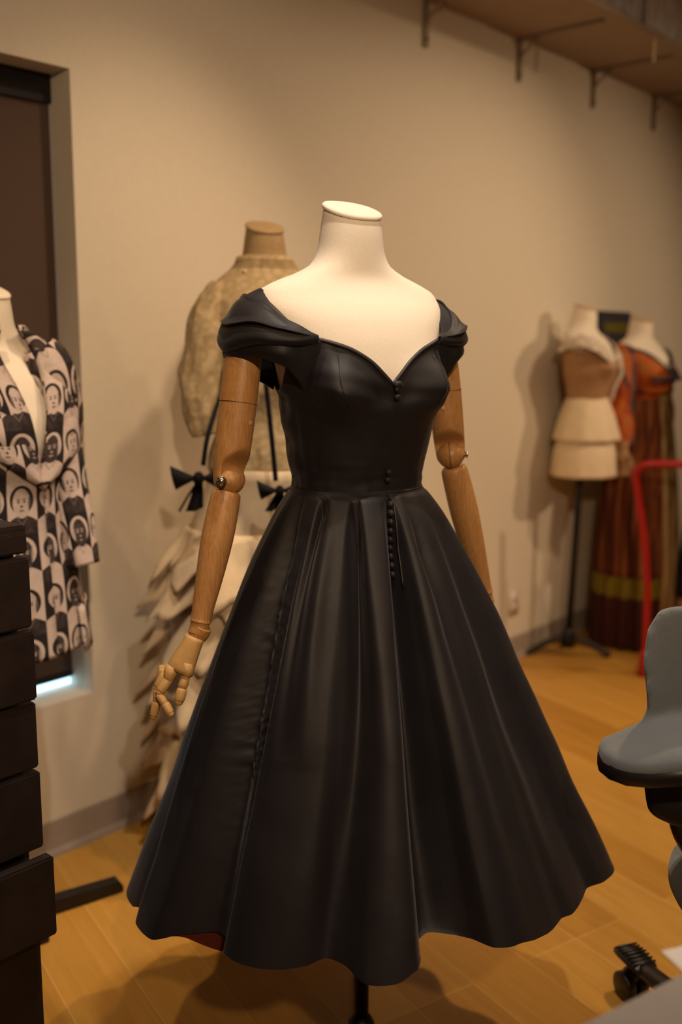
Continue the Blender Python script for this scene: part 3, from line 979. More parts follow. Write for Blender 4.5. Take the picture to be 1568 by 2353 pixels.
# button placket and covered buttons
def button(p, nrm, r=0.0058):
    q = nrm.to_track_quat('Z', 'Y').to_matrix()
    m = Mesh(); m.add(*ball(p + nrm*0.0035, r, r, r*0.72, 16, 10, q)); m.out('button', M['satin'], dr)
for z, off in ((1.303, .008), (1.290, .008), (1.163, .0072), (1.150, .0072)):
    b = R(1.5); p = BX(torso_pt(b, z, off)); nr = (BX.fy + BX.fx*0.03 + Vector((0, 0, 0.1))).normalized()
    button(p, nr)
for k in range(9):
    t = 0.035 + 0.172*k/8
    ps = 25.5 - 2.2*k/8
    p = skirt_pt(ps, t); q1 = skirt_pt(ps + 1.5, t); q2 = skirt_pt(ps, t + 0.01)
    nr = (q1 - p).cross(q2 - p).normalized()
    if nr.dot(HEAD) > 0: nr = -nr
    button(p, nr, 0.0062)
pts = [skirt_pt(28.2 - 2.0*t/0.22, t) - HEAD*0.0018 for t in [0.01 + 0.22*k/16 for k in range(17)]]
m = Mesh(); m.add(*tube(pts, 0.0016, 6)); m.out('placket_edge', M['piping'], sk)
# knot at the neckline point
pv = BX(torso_pt(R(2), 1.311, 0.010))
m = Mesh(); m.add(*ball(pv, 0.010, 0.007, 0.007, 14, 10)); m.out('bow_knot', M['satin'], bod)
# ------------------------------------------------------------------ lace gown by the wall
GL, GF = -0.192, 2.62
BG = Body(GL, GF, 20, dz=0.066, sc=0.98)
gbase = W(GL, GF)
GT = [t for t in TORSO if t[0] < 1.40] + [(1.41, .152, .098, .090, -.012), (1.438, .142, .086, .084, -.016), (1.462, .122, .072, .074, -.020), (1.480, .100, .062, .066, -.022), (1.495, .080, .057, .058, -.024), (1.512, .066, .054, .055, -.025)] + [t for t in TORSO if t[0] > 1.52]
gf = thing('dress_form', gbase, 'dress form wearing the cream lace gown, hidden but for its tan net neck', 'dress form')
v, f = torso_mesh(BG, 0.95, GT, n=40); m = Mesh(); m.add(v, f); m.out('torso', M['lace_neck'], gf)
m = Mesh(); m.add(*cap_mesh(BG)); m.out('neck_cap', M['lace_neck'], gf)
stand_parts(gf, gbase, 1.07, 0.013, legs=(30, 150, 270), length=0.2)
lg = thing('lace_gown', W(GL, GF, 0.08), 'cream high-necked lace gown with black bows and ruffled train beside the wall', 'gown')
# bodice: high neck lace
n = 64; rings = []
zs = [0.985 + 0.0085*k for k in range(65)]
for z in zs:
    r = []
    for j in range(n):
        b = 2*math.pi*j/n
        p = torso_pt(b, z, 0.010 + 0.002*noise.noise(Vector((math.sin(b)*9, math.cos(b)*9, z*22))), GT, 0.6)
        r.append(BG(p))
    rings.append(r)
m = Mesh(); m.add(*loft(rings, True)); bod2 = m.out('bodice', M['lace'], lg); solid(bod2, 0.002)
for z, o_ in ((1.500, .012), (1.508, .012), (1.516, .012)):
    m = Mesh(); m.add(*tube([BG(torso_pt(R(d), z, o_, GT)) for d in range(0, 361, 8)], 0.0022, 6, False)); m.out('neck_cord', M['lace_neck'], bod2)
m = Mesh(); m.add(*ball(BG(torso_pt(R(-40), 1.487, .014, GT)), 0.005, n=12, m=8)); m.out('button', M['white_lace'], bod2)
# sleeves: full to the elbow, gathered there, then a narrow cuff
def sleeve(name, pts, rads, mat, parent, amp=0.006, seed=0):
    c = cr([tuple(p) + (r,) for p, r in zip(pts, rads)], 8)
    P = [Vector(q[:3]) for q in c]
    rings = []
    for (p, t, a, b), q in zip(frames(P), c):
        ring = []
        for j in range(36):
            an = 2*math.pi*j/36
            d = a*math.cos(an) + b*math.sin(an)
            rr = q[3] + amp*noise.noise(d*3 + p*14 + Vector((seed, 0, 0)))
            ring.append(p + d*rr)
        rings.append(ring)
    m = Mesh(); m.add(*loft(rings, True, True, True)); return m.out(name, mat, parent)
sleeve('sleeve', [PX(520, 668, 2.58), PX(496, 706, 2.565), PX(478, 780, 2.55), PX(462, 870, 2.545), PX(462, 940, 2.54), PX(472, 1000, 2.54)],
       [.034, .048, .052, .052, .044, .030], M['lace'], lg, 0.012, 1)
sleeve('sleeve', [PX(690, 640, 2.72), PX(712, 690, 2.73), PX(716, 770, 2.74), PX(712, 850, 2.74), PX(700, 930, 2.72)],
       [.045, .055, .060, .060, .040], M['lace'], lg, 0.010, 4)
# lower body of the gown and train
AX = W(GL, GF)
def gown_pt(ang, z, extra=0.0):
    """ang from the viewer's direction, + = right; the train swings to the left"""
    h = max(0.0, 1.03 - z)
    r = interp([(0, .158), (.10, .165), (.3, .185), (.55, .205), (.95, .225)], h)[0] + extra
    a = R(ang)
    left = max(0, -math.sin(a))
    r *= 1 + 0.42*left*min(1, h/0.22)*(1 - 0.35*min(1, h/0.95))
    d = SIDE*math.sin(a) - HEAD*math.cos(a)
    p = AX + d*r
    y_lim = Y1 - 0.030
    q = Vector((p.x, min(p.y, y_lim), z))
    return q
n = 120; rings = []
for k in range(34):
    z = 1.06 - k*0.028
    rings.append([gown_pt(360*j/n, z, 0.006*math.sin(j*2*math.pi/n*11 + k*0.05)*min(1, k/10)) for j in range(n)])
m = Mesh(); m.add(*loft(rings, True)); gs = m.out('skirt', M['chiffon'], lg); solid(gs, 0.003)
# ruffle tiers, each with a deep zigzag edge
rnd = random.Random(3)
for q, (z0, dep, fl) in enumerate(((0.90, .15, .05), (0.80, .13, .075), (0.70, .15, .055), (0.585, .15, .07), (0.47, .16, .05), (0.355, .14, .065), (0.23, .135, .055))):
    n = 260; rings = []
    ph = rnd.random()*6
    for i in range(9):
        t = i/8
        ring = []
        for j in range(n):
            an = 360*j/n
            w1 = math.sin(R(an)*13 + ph + 0.9*math.sin(R(an)*3 + q))
            w2 = noise.noise(Vector((math.sin(R(an))*3.5, math.cos(R(an))*3.5, q*2.3)))
            w3 = noise.noise(Vector((math.sin(R(an))*9, math.cos(R(an))*9, q*1.7 + t)))
            ex = 0.006 + fl*t*(0.55 + 0.28*w1 + 0.5*w2 + 0.45*w3)
            zz = z0 - dep*t*(0.85 + 0.45*w2 + 0.12*w1 + 0.35*w3)
            ring.append(gown_pt(an, zz, ex))
        rings.append(ring)
    m = Mesh(); m.add(*loft(rings, True)); rf = m.out('ruffle', M['chiffon'], lg); solid(rf, 0.002)
# black ribbons ending in bows
def bow(c, s, tails, parent):
    m = Mesh()
    for sg in (-1, 1):
        dx = SIDE*sg
        P = [c, c + dx*s*0.45 + Vector((0, 0, s*0.20)) - HEAD*0.010, c + dx*s*0.98 + Vector((0, 0, s*0.42)) - HEAD*0.004]
        Q = [c, c + dx*s*0.45 - Vector((0, 0, s*0.22)) - HEAD*0.010, c + dx*s*0.80 - Vector((0, 0, s*0.42)) - HEAD*0.004]
        rings = []
        for a_, b_ in zip(cr(P, 4), cr(Q, 4)):
            a_, b_ = Vector(a_), Vector(b_); mid = (a_+b_)/2
            th = HEAD*0.010
            rings.append([a_, mid*0.5 + a_*0.5 - th, mid - th*1.2, mid*0.5 + b_*0.5 - th, b_, mid*0.5 + b_*0.5 + th, mid + th*1.2, mid*0.5 + a_*0.5 + th])
        m.add(*loft(rings, True, True, True))
    m.add(*ball(c - HEAD*0.012, s*0.20, s*0.20, s*0.24, 12, 8))
    for tp in tails:
        w_ = s*0.22
        pts = cr([tuple(c)] + [tuple(x) for x in tp], 6)
        rings = []
        for i, p in enumerate(pts):
            p = Vector(p); t = i/(len(pts)-1); ww = w_*(0.4 + 1.0*t)
            rings.append([p - SIDE*ww + Vector((0, 0, .0)), p - HEAD*0.003, p + SIDE*ww + Vector((0, 0, .01)), p + HEAD*0.003])
        m.add(*loft(rings, True, True, True))
    return m.out('bow', M['ribbon'], parent)
def ribbon(pts, parent):
    m = Mesh(); m.add(*tube(cr([tuple(p) for p in pts], 6), 0.0062, 8)); return m.out('ribbon', M['ribbon'], parent)
ribbon([PX(505, 915, 2.50), PX(490, 960, 2.46), PX(476, 1010, 2.43), PX(467, 1070, 2.42)], lg)
bow(PX(458, 1098, 2.41), 0.072, [[PX(454, 1135, 2.405), PX(447, 1175, 2.40)]], lg)
m = Mesh(); m.add(*tube([PX(452, 1110, 2.405), PX(432, 1140, 2.40), PX(412, 1175, 2.40)], .003, 8)); m.out('ribbon_tail', M['ribbon'], lg)
ribbon([PX(611, 880, 2.42), PX(620, 960, 2.415), PX(628, 1040, 2.415), PX(634, 1105, 2.415)], lg)
bow(PX(644, 1126, 2.40), 0.058, [[PX(645, 1160, 2.40), PX(648, 1190, 2.395)], [PX(634, 1150, 2.40), PX(625, 1175, 2.395)]], lg)

# ------------------------------------------------------------------ printed coat on the form at the left
CL, CF = -0.755, 2.20
BC = Body(CL, CF, 56, dz=-0.115, sc=0.98)
cb = W(CL, CF)
cf = thing('dress_form', cb, 'dress form with a cream neck standing before the dark window under the printed coat', 'dress form')
v, f = torso_mesh(BC, 0.95, n=48); m = Mesh(); m.add(v, f); m.out('torso', M['form'], cf)
m = Mesh(); m.add(*cap_mesh(BC)); m.out('neck_cap', M['form'], cf)
# flat-bar stand; one foot shows past the chest of drawers
m = Mesh(); m.add(*tube([cb + Vector((0, 0, 0.02)), cb + Vector((0, 0, 0.86))], 0.014, 16)); m.out('pole', M['black_metal'], cf)
tip = PX(279, 2042, 2.34); tip.z = 0
for k in range(4):
    d0 = (tip - cb); ln0 = d0.length; d0.normalize()
    d = Matrix.Rotation(k*math.pi/2, 3, 'Z') @ d0
    sdv = Vector((-d.y, d.x, 0))
    rr = []
    for t, hz, hw in ((0.0, .040, .018), (0.6, .036, .017), (0.96, .034, .016), (1.0, .018, .015)):
        c = cb + d*ln0*t
        if k and ln0*t > 0.12: c = cb + d*0.12
        rr.append([c - sdv*hw + Vector((0, 0, 0.004)), c + sdv*hw + Vector((0, 0, 0.004)), c + sdv*hw + Vector((0, 0, hz)), c - sdv*hw + Vector((0, 0, hz))])
    m = Mesh(); m.add(*loft(rr, True, True, True)); m.out('leg', M['black_metal'], cf, False)
ct = thing('printed_coat', W(CL, CF, 0.53), 'black and white coat printed with checks of portrait busts before the dark window', 'coat')
COAT = [(0.66, .182, .142, .150, 0), (0.80, .174, .136, .140, 0), (0.95, .168, .128, .128, 0), (1.10, .148, .115, .108, 0), (1.16, .146, .114, .106, 0), (1.27, .156, .128, .112, 0), (1.33, .168, .126, .112, 0),
        (1.40, .185, .108, .104, -.004), (1.44, .192, .086, .094, -.006), (1.470, .176, .070, .082, -.009), (1.492, .132, .062, .074, -.012), (1.510, .088, .060, .068, -.015), (1.525, .073, .062, .066, -.018)]
CW, CH = 0.066, 0.112
n = 96; zs = [0.80 + 0.0097*k for k in range(76)]
vs = []; fs = []; uvs = []
half = R(172)
rows_ = []
# front opening: the coat is open at the chest in a V (front angle 0)
for z in zs:
    g = max(0.0, (z - 1.17)/0.34)
    op = R(-3 + 17*g**0.9)
    row = []
    for j in range(n + 1):
        u = j/n
        b = op + (2*math.pi - 2*op)*u
        if b > math.pi: b -= 2*math.pi
        p = torso_pt(b, z, 0.006 + 0.006*u + 0.003*noise.noise(Vector((math.sin(b)*4, math.cos(b)*4, z*5))), COAT, 0.5)
        bb = op + (2*math.pi - 2*op)*u
        row.append(len(vs)); vs.append(BC(p)); uvs.append((bb*0.155/CW + 0.35, (z - 0.66)/CH + 0.2))
    rows_.append(row)
for a_, b_ in zip(rows_[:-1], rows_[1:]):
    for j in range(n): fs.append((a_[j], a_[j+1], b_[j+1], b_[j]))
cbod = mk('coat_body', vs, fs, M['print'], ct, uvs=uvs); solid(cbod, 0.003)
def uv_tube(name, pts, rads, mat, parent, u0=0.0, v0=0.0, n=36, flat=0.0):
    c = cr([tuple(p) + (r,) for p, r in zip(pts, rads)], 8)
    P = [Vector(q[:3]) for q in c]; vs = []; fs = []; uvs = []; dist = 0
    for i, ((p, t, a, b), q) in enumerate(zip(frames(P), c)):
        if i: dist += (P[i] - P[i-1]).length
        for j in range(n + 1):
            an = 2*math.pi*j/n
            d = a*math.cos(an) + b*math.sin(an)
            rr = q[3] + 0.004*noise.noise(d*2 + p*10)
            vs.append(p + d*rr); uvs.append((u0 + an*0.062/CW, v0 - dist/CH))
    N = n + 1
    for i in range(len(P) - 1):
        for j in range(n): fs.append((i*N+j, i*N+j+1, (i+1)*N+j+1, (i+1)*N+j))
    o = mk(name, vs, fs, mat, parent, uvs=uvs); solid(o, 0.003); return o
sl = uv_tube('sleeve', [PX(82, 800, 2.235), PX(108, 850, 2.245), PX(122, 960, 2.25), PX(140, 1080, 2.245), PX(166, 1200, 2.235), PX(186, 1298, 2.225)],
        [.042, .060, .058, .055, .048, .043], M['print'], ct, 0.1, 0.4)
uv_tube('sleeve', [BC((-.19, -.005, 1.45)), BC((-.215, 0, 1.40)), BC((-.235, .01, 1.25)), BC((-.25, .03, 1.1)), BC((-.262, .06, .92))],
        [.035, .056, .054, .050, .042], M['print'], ct, 0.6, 0.2)
# wide lapels lying over the chest
for sg in (1, -1):
    inner = []; outer = []
    for k in range(15):
        t = k/14
        z = 1.515 - t*0.335
        g = max(0.0, (z - 1.17)/0.34)
        op = R(-3 + 17*g**0.9)
        wd = interp([(0, .20), (.35, .62), (.66, .86), (.80, .62), (1, .05)], t)[0]
        p0 = torso_pt(sg*op, z, 0.010, COAT, 0.5)
        inner.append(p0)
        zz = z + 0.02*math.sin(math.pi*t)
        p1 = torso_pt(sg*(op + wd), zz, 0.022, COAT, 0.5)
        outer.append(p1)
    vs = []; uvs = []; fs = []
    for i, (a_, b_) in enumerate(zip(inner, outer)):
        for j in range(7):
            t = j/6
            p = a_*(1-t) + b_*t; p.y += 0.012*math.sin(math.pi*t)
            vs.append(BC(p)); uvs.append((0.25 + t*(b_-a_).length/CW, 4.05 - i*0.026/CH))
    for i in range(14):
        for j in range(6): fs.append((i*7+j, i*7+j+1, (i+1)*7+j+1, (i+1)*7+j))
    lp = mk('lapel', vs, fs, M['print'], ct, uvs=uvs); solid(lp, 0.003, 0)
# pocket flap on the near hip
vs = []; uvs = []; fs = []
for i in range(5):
    for j in range(9):
        b = R(28 + 52*j/8); z = 0.90 - i*0.028 + 0.006*j/8
        vs.append(BC(torso_pt(b, z, 0.012 + 0.006*(i/4), COAT, 0))); uvs.append((b*0.155/CW + 0.35, (z-0.66)/CH + 0.2))
for i in range(4):
    for j in range(8): fs.append((i*9+j, i*9+j+1, (i+1)*9+j+1, (i+1)*9+j))
pf = mk('pocket_flap', vs, fs, M['print'], ct, uvs=uvs); solid(pf, 0.003, 0)

# ------------------------------------------------------------------ dark chest of drawers, near left
fr0 = PX(55, 1205, 1.50)
DX1 = fr0.x; DYF = fr0.y                      # right-hand edge and front plane
DW, DD = 0.62, 0.42
ztop = fr0.z
cx = DX1 - DW/2
ch = thing('drawer_chest', (cx, DYF + DD/2, 0), 'tall dark chest of drawers at the left with its lowest drawer pulled out', 'chest of drawers')
m = Mesh()
m.add(*box((cx, DYF + DD/2 + 0.012, ztop/2 - 0.01), (DW - 0.012, DD - 0.02, ztop - 0.02), 0, 0.003))
m.out('carcass', M['drawer'], ch, False)
m = Mesh(); m.add(*box((cx, DYF + DD/2, ztop - 0.009), (DW, DD + 0.01, 0.018), 0, 0.003)); m.out('top_board', M['drawer'], ch, False)
def zat(y):
    p = PX(60 + (y-1270)*0.053, y, 1.50); return p.z
edges = [zat(1216), zat(1272), zat(1440), zat(1604), zat(1760), zat(1940)]
for i in range(5):
    za, zb = edges[i] - 0.003, edges[i+1] + 0.003
    off = (0.0, 0.004, 0.008, 0.003, 0.006)[i]
    m = Mesh(); m.add(*box((cx, DYF - off, (za+zb)/2), (DW - 0.004, 0.022, za - zb), 0, 0.003))
    d_ = m.out('drawer', M['drawer'], ch, False)
    m = Mesh()
    m.add(*ball((cx, DYF - off - 0.030, (za+zb)/2), 0.013, n=14, m=10)); m.add(*tube([(cx, DYF - off - 0.01, (za+zb)/2), (cx, DYF - off - 0.028, (za+zb)/2)], 0.006, 10))
    m.out('knob', M['black_metal'], d_)
zb = zat(2120); za = edges[5] - 0.003
po = 0.034
m = Mesh()
m.add(*box((cx, DYF - po, (za+zb)/2), (DW - 0.004, 0.022, za - zb), 0, 0.003))
m.add(*box((cx, DYF - po/2 + 0.02, zb + 0.012), (DW - 0.04, po, 0.012)))
for sg in (-1, 1): m.add(*box((cx + sg*(DW/2 - 0.020), DYF - po/2 + 0.02, (za+zb)/2 - 0.012), (0.012, po, (za-zb)*0.8)))
d_ = m.out('drawer', M['drawer'], ch, False)
m = Mesh(); m.add(*ball((cx, DYF - po - 0.030, (za+zb)/2), 0.013, n=14, m=10)); m.add(*tube([(cx, DYF - po - 0.01, (za+zb)/2), (cx, DYF - po - 0.028, (za+zb)/2)], 0.006, 10)); m.out('knob', M['black_metal'], d_)
m = Mesh(); m.add(*box((cx, DYF + 0.004, zb/2), (DW - 0.02, 0.02, zb - 0.006), 0, 0.003)); m.out('base_panel', M['drawer'], ch, False)

# ------------------------------------------------------------------ cream peplum bodice on a stand
PL_, PF_ = 1.045, 4.30
BP = Body(PL_, PF_, 62, dz=-0.072, sc=0.98, zs=0.82)
PT = [(1.13, .098, .074, .072, 0), (1.20, .110, .092, .080, 0)] + [t for t in TORSO if t[0] > 1.25]
pbase = W(1.02, PF_)
BP.o = W(PL_ + 0.01, PF_)
fm = thing('dress_form', pbase, 'dress form with pale neck on a slim black three-legged stand under the cream peplum', 'dress form')
v, f = torso_mesh(BP, 1.13, PT, n=40); m = Mesh(); m.add(v, f); m.out('torso', M['form'], fm)
m = Mesh(); m.add(*cap_mesh(BP)); m.out('neck_cap', M['form_tan'], fm)
t1 = PX(1216, 1500, 4.30); t2 = PX(1396, 1507, 4.26)
m = Mesh(); m.add(*tube([pbase + Vector((0, 0, 0.05)), pbase + Vector((0.0, 0, 1.155)) + SIDE*0.03], 0.015, 14)); m.out('pole', M['black_metal'], fm)
m = Mesh(); m.add(*tube([pbase + Vector((0, 0, 0.04)), pbase + Vector((0, 0, 0.10)), pbase + Vector((0, 0, 0.13))], [.034, .030, .018], 14)); m.out('hub', M['black_metal'], fm)
for tp in (t1, t2, pbase + HEAD*0.13 + SIDE*0.05):
    tp = Vector((tp.x, min(tp.y, Y1-0.03), 0.016))
    hb = pbase + Vector((0, 0, 0.085))
    m = Mesh(); m.add(*tube(cr([hb, hb*0.5 + tp*0.5 + Vector((0, 0, 0.012)), tp], 5), 0.014, 10)); lgp = m.out('leg', M['black_metal'], fm)
    m = Mesh(); m.add(*ball(tp, 0.017, 0.017, 0.0155, 10, 8)); m.out('foot', M['black_plastic'], lgp)
bo = thing('peplum_bodice', W(PL_, PF_, 0.85), 'cream two-tier peplum bodice with lace collar and tan midriff on a slim stand', 'bodice')
n = 56
def ringsof(B, z0, z1, off, tab=TORSO, k=20, bust=0.8, cut=None):
    rr = []
    for i in range(k + 1):
        r = []
        for j in range(n):
            b = 2*math.pi*j/n
            if b > math.pi: b -= 2*math.pi
            zt = z1 if cut is None else cut(b)
            r.append(B(torso_pt(b, z0 + (zt - z0)*i/k, off, tab, bust)))
        rr.append(r)
    return rr
m = Mesh(); m.add(*loft(ringsof(BP, 1.13, 1.36, 0.007, tab=PT, bust=1.0, cut=lambda b: 1.38 - 0.05*math.exp(-(b/0.5)**2)), True)); c_ = m.out('midriff', M['mesh_tan'], bo); solid(c_, 0.003)
c_['label'] = 'tan midriff'
# lace cape collar with open sides
m = Mesh()
for sg in (-1, 1):
    rows = []
    rows.append([(sg*x, y, z) for x, y, z in ((.03, .112, 1.335), (.09, .090, 1.40), (.14, .045, 1.445), (.15, -.01, 1.466), (.13, -.065, 1.44), (.06, -.095, 1.42))])
    rows.append([(sg*x, y, z) for x, y, z in ((.05, .126, 1.320), (.115, .108, 1.37), (.172, .058, 1.415), (.188, -.01, 1.436), (.165, -.075, 1.41), (.09, -.108, 1.40))])
    rows.append([(sg*x, y, z) for x, y, z in ((.06, .134, 1.285), (.130, .113, 1.335), (.185, .064, 1.385), (.200, -.01, 1.40), (.175, -.08, 1.375), (.10, -.112, 1.375))])
    vs, fs = sheet(rows, 6, 4)
    m.add([BP(wob(p, 0.004, 40)) for p in vs], fs)
cp = m.out('lace_collar', M['white_lace'], bo); solid(cp, 0.004, 0)
m = Mesh()
m.add(*tube([BP((.02, .130, 1.315)), BP((.035, .136, 1.27)), BP((.03, .112, 1.20)), BP((.02, .104, 1.15)), BP((.01, .098, 1.12))], [.009, .011, .010, .009, .007], 12))
m.out('front_trim', M['white_lace'], bo)
def tier(z0, z1, tab, amp, seed):
    rr = []
    for i in range(15):
        t = i/14; z = z0 + (z1 - z0)*t
        a, fq, bq = interp(tab, t)
        r = []
        for j in range(72):
            b = 2*math.pi*j/72
            wv = 1 + amp*t*math.sin(9*b + seed)
            r.append(BP((a*math.sin(b)*wv, (fq if math.cos(b) > 0 else bq)*math.cos(b)*wv, z)))
        rr.append(r)
    mm = Mesh(); mm.add(*loft(rr, True)); return mm
o = tier(1.150, .972, [(0, .106, .083, .081), (.5, .142, .124, .116), (1, .170, .152, .138)], 0.02, 1).out('peplum_tier', M['cream'], bo); solid(o, 0.004)
o = tier(1.00, .828, [(0, .136, .116, .108), (.5, .165, .140, .134), (1, .176, .148, .142)], 0.015, 2).out('peplum_tier', M['cream'], bo); solid(o, 0.004)

# ------------------------------------------------------------------ orange patterned gown
OL, OF = 1.36, 4.52
BO = Body(OL, OF, 50, dz=-0.115, sc=0.98, zs=0.82)
ob = W(OL, OF)
of_ = thing('dress_form', ob, 'dress form with cream neck and hand under the orange gown near the wall', 'dress form')
v, f = torso_mesh(BO, 1.15, n=40); m = Mesh(); m.add(v, f); m.out('torso', M['form'], of_)
m = Mesh(); m.add(*cap_mesh(BO)); m.out('neck_cap', M['form_tan'], of_)
stand_parts(of_, ob, 1.11, 0.014, legs=(185, 305, 65), length=0.17, hub=0.09)
og = thing('orange_gown', W(OL, OF, 0.09), 'long orange patterned gown with slate trim and gold pleated front panel', 'gown')
def vcut(b): return 1.44 - 0.11*math.exp(-(b/0.55)**2)
m = Mesh(); m.add(*loft(ringsof(BO, 1.16, 1.46, 0.009, cut=vcut), True)); ob_ = m.out('bodice', M['orange'], og); solid(ob_, 0.003)
pts = [BO(torso_pt(R(d), vcut(R(d)), 0.012)) for d in range(-88, 89, 4)]
m = Mesh(); m.add(*tube(pts, 0.008, 8)); m.out('neck_trim', M['slate'], ob_)
m = Mesh(); m.add(*tube([BO(torso_pt(R(d), 1.285, 0.014)) for d in range(-50, 51, 5)], 0.010, 8)); m.out('bust_band', M['slate'], ob_)
m = Mesh(); m.add(*tube([BO(torso_pt(R(d), 1.225, 0.010, TORSO, 0.2)) for d in range(0, 361, 10)], 0.018, 8, False)); m.out('sash', M['orange'], og)
OS = [(0.20, .185, .185, .165, 0), (0.5, .175, .17, .155, 0), (0.9, .155, .14, .13, 0), (1.1, .135, .115, .105, 0), (1.22, .128, .102, .094, 0)]
def skirt_ring(z0, z1, mat, name, off=0.0, b0=None, b1=None, k=24):
    rr = []
    N = 140
    for i in range(k + 1):
        z = z0 + (z1-z0)*i/k
        r = []
        for j in range(N + (0 if b0 is None else 1)):
            b = (2*math.pi*j/N) if b0 is None else b0 + (b1-b0)*j/N
            h = max(0, (1.2 - z))
            p = torso_pt(b, z, off + 0.016*math.sin(b*17)*min(1, h/0.6), OS, 0)
            w_ = BO(p); w_.y = min(w_.y, Y1 - 0.03); r.append(w_)
        rr.append(r)
    mm = Mesh(); mm.add(*loft(rr, b0 is None)); o = mm.out(name, mat, og); solid(o, 0.004); return o
skirt_ring(0.42, 1.22, M['rust'], 'skirt')
skirt_ring(0.335, 0.42, M['olive'], 'hem_band')['label'] = 'olive hem band'
skirt_ring(0.12, 0.335, M['maroon'], 'hem_flounce')['label'] = 'dark maroon flounce'
skirt_ring(0.13, 1.20, M['gold'], 'front_panel', 0.012, R(-22), R(28))['label'] = 'gold pleated front panel'
s1 = sleeve('sleeve', [PX(1440, 800, 4.44), PX(1427, 845, 4.42), PX(1420, 920, 4.40), PX(1420, 985, 4.39), PX(1432, 1030, 4.36)], [.052, .072, .072, .074, .044], M['orange'], og, 0.012, 2)
m = Mesh(); m.add(*tube(cr([PX(1424, 805, 4.365), PX(1433, 850, 4.345), PX(1446, 890, 4.34)], 5), 0.008, 8)); m.out('sleeve_trim', M['slate'], s1)
sleeve('sleeve', [BO((.17, -.02, 1.42)), BO((.19, -.01, 1.34)), BO((.195, .0, 1.2)), BO((.19, .02, 1.08)), BO((.18, .04, .98))], [.045, .055, .055, .055, .04], M['orange'], og, 0.012, 6)
# hand of the form below the sleeve
hp = PX(1434, 1032, 4.23)
m = Mesh(); m.add(*tube(cr([hp + Vector((0, 0, .03)), hp - Vector((0, 0, .03)), PX(1438, 1062, 4.22)], 5), [.020]*4 + [.026]*4 + [.020]*3, 12)); hnd = m.out('hand', M['mesh_tan'], of_)
for k in range(4):
    a_ = PX(1430 + 5*k, 1060, 4.22 + 0.004*k); m = Mesh(); m.add(*tube(cr([a_, a_ - Vector((0, 0, .035)) + SIDE*0.004, a_ - Vector((0, 0, .062)) - SIDE*0.006], 4), 0.0075, 8)); m.out('finger', M['mesh_tan'], hnd)
a_ = PX(1446, 1048, 4.20); m = Mesh(); m.add(*tube(cr([a_, a_ - Vector((0, 0, .03)) + SIDE*0.014, a_ - Vector((0, 0, .055)) + SIDE*0.012], 4), 0.008, 8)); m.out('thumb', M['mesh_tan'], hnd)

# ------------------------------------------------------------------ charcoal coat at the far right edge
KL, KF = 1.77, 4.42
BK = Body(KL, KF, 30, dz=-0.11, sc=1.05)
kf = thing('dress_form', W(KL, KF), 'dress form under the charcoal coat at the right edge of the picture', 'dress form')
v, f = torso_mesh(BK, 1.13, n=32); m = Mesh(); m.add(v, f); m.out('torso', M['form'], kf)
m = Mesh(); m.add(*cap_mesh(BK)); m.out('neck_cap', M['form_tan'], kf)
stand_parts(kf, W(KL, KF), 1.03, 0.014, legs=(185, 305, 65), length=0.22, hub=0.09)
kc = thing('long_coat', W(KL, KF, 0.3), 'long charcoal coat at the right edge beside the orange gown', 'coat')
KT = [(0.36, .23, .20, .19, 0), (0.7, .205, .18, .165, 0), (1.0, .18, .15, .14, 0), (1.16, .162, .125, .118, 0), (1.30, .172, .130, .118, 0), (1.40, .195, .11, .11, -.004), (1.44, .195, .09, .095, -.006), (1.47, .175, .072, .083, -.009), (1.495, .13, .064, .074, -.012), (1.52, .08, .062, .066, -.016)]
rr = []
for i in range(50):
    z = 0.36 + 1.16*i/49
    rr.append([BK(torso_pt(2*math.pi*j/80, z, 0.008 + 0.008*math.sin(j*2*math.pi/80*9)*max(0, 1.1 - z), KT, 0.4)) for j in range(80)])
m = Mesh(); m.add(*loft(rr, True)); o = m.out('coat_body', M['dark_coat'], kc); solid(o, 0.004)
for sg in (-1, 1):
    sleeve('sleeve', [BK((sg*.19, -.01, 1.44)), BK((sg*.215, 0, 1.38)), BK((sg*.225, .01, 1.2)), BK((sg*.23, .03, 1.05)), BK((sg*.235, .06, .88))], [.045, .062, .060, .055, .048], M['dark_coat'], kc, 0.006, sg)

# ------------------------------------------------------------------ red tubular frame
rk = thing('tube_frame', PX(1486, 1540, 4.02) * 1.0, 'red bent tube frame standing on the floor before the orange gown', 'frame')
rk.location.z = 0
t0 = [PX(1482, 1538, 4.02), PX(1486, 1440, 4.02), PX(1488, 1350, 4.02), PX(1481, 1245, 4.02), PX(1466, 1130, 4.02), PX(1462, 1090, 4.02), PX(1478, 1070, 4.01), PX(1510, 1066, 4.00), PX(1568, 1067, 3.98), PX(1640, 1067, 3.95)]
t0[0].z = 0.016
e = t0[-1]
t0 += [e + SIDE*0.05 - Vector((0, 0, .03)), e + SIDE*0.06 - Vector((0, 0, .35)), Vector((e.x, e.y, 0.016)) + SIDE*0.05]
m = Mesh(); m.add(*tube(cr([tuple(p) for p in t0], 8), 0.0155, 14)); m.out('bent_tube', M['red'], rk)
fa_, fb_ = t0[0], t0[-1]
for p in (fa_, fb_):
    m = Mesh()
    m.add(*tube([p + Vector((0, 0, -0.016)), p + Vector((0, 0, .010)), p + Vector((0, 0, .07)), p + Vector((0, 0, .10))], [.030, .030, .024, .017], 14))
    m.out('foot', M['red'], rk)
m = Mesh(); m.add(*tube([fa_ + Vector((0, 0, .16)), fb_ + Vector((0, 0, .16))], 0.011, 10)); m.out('cross_bar', M['red'], rk)

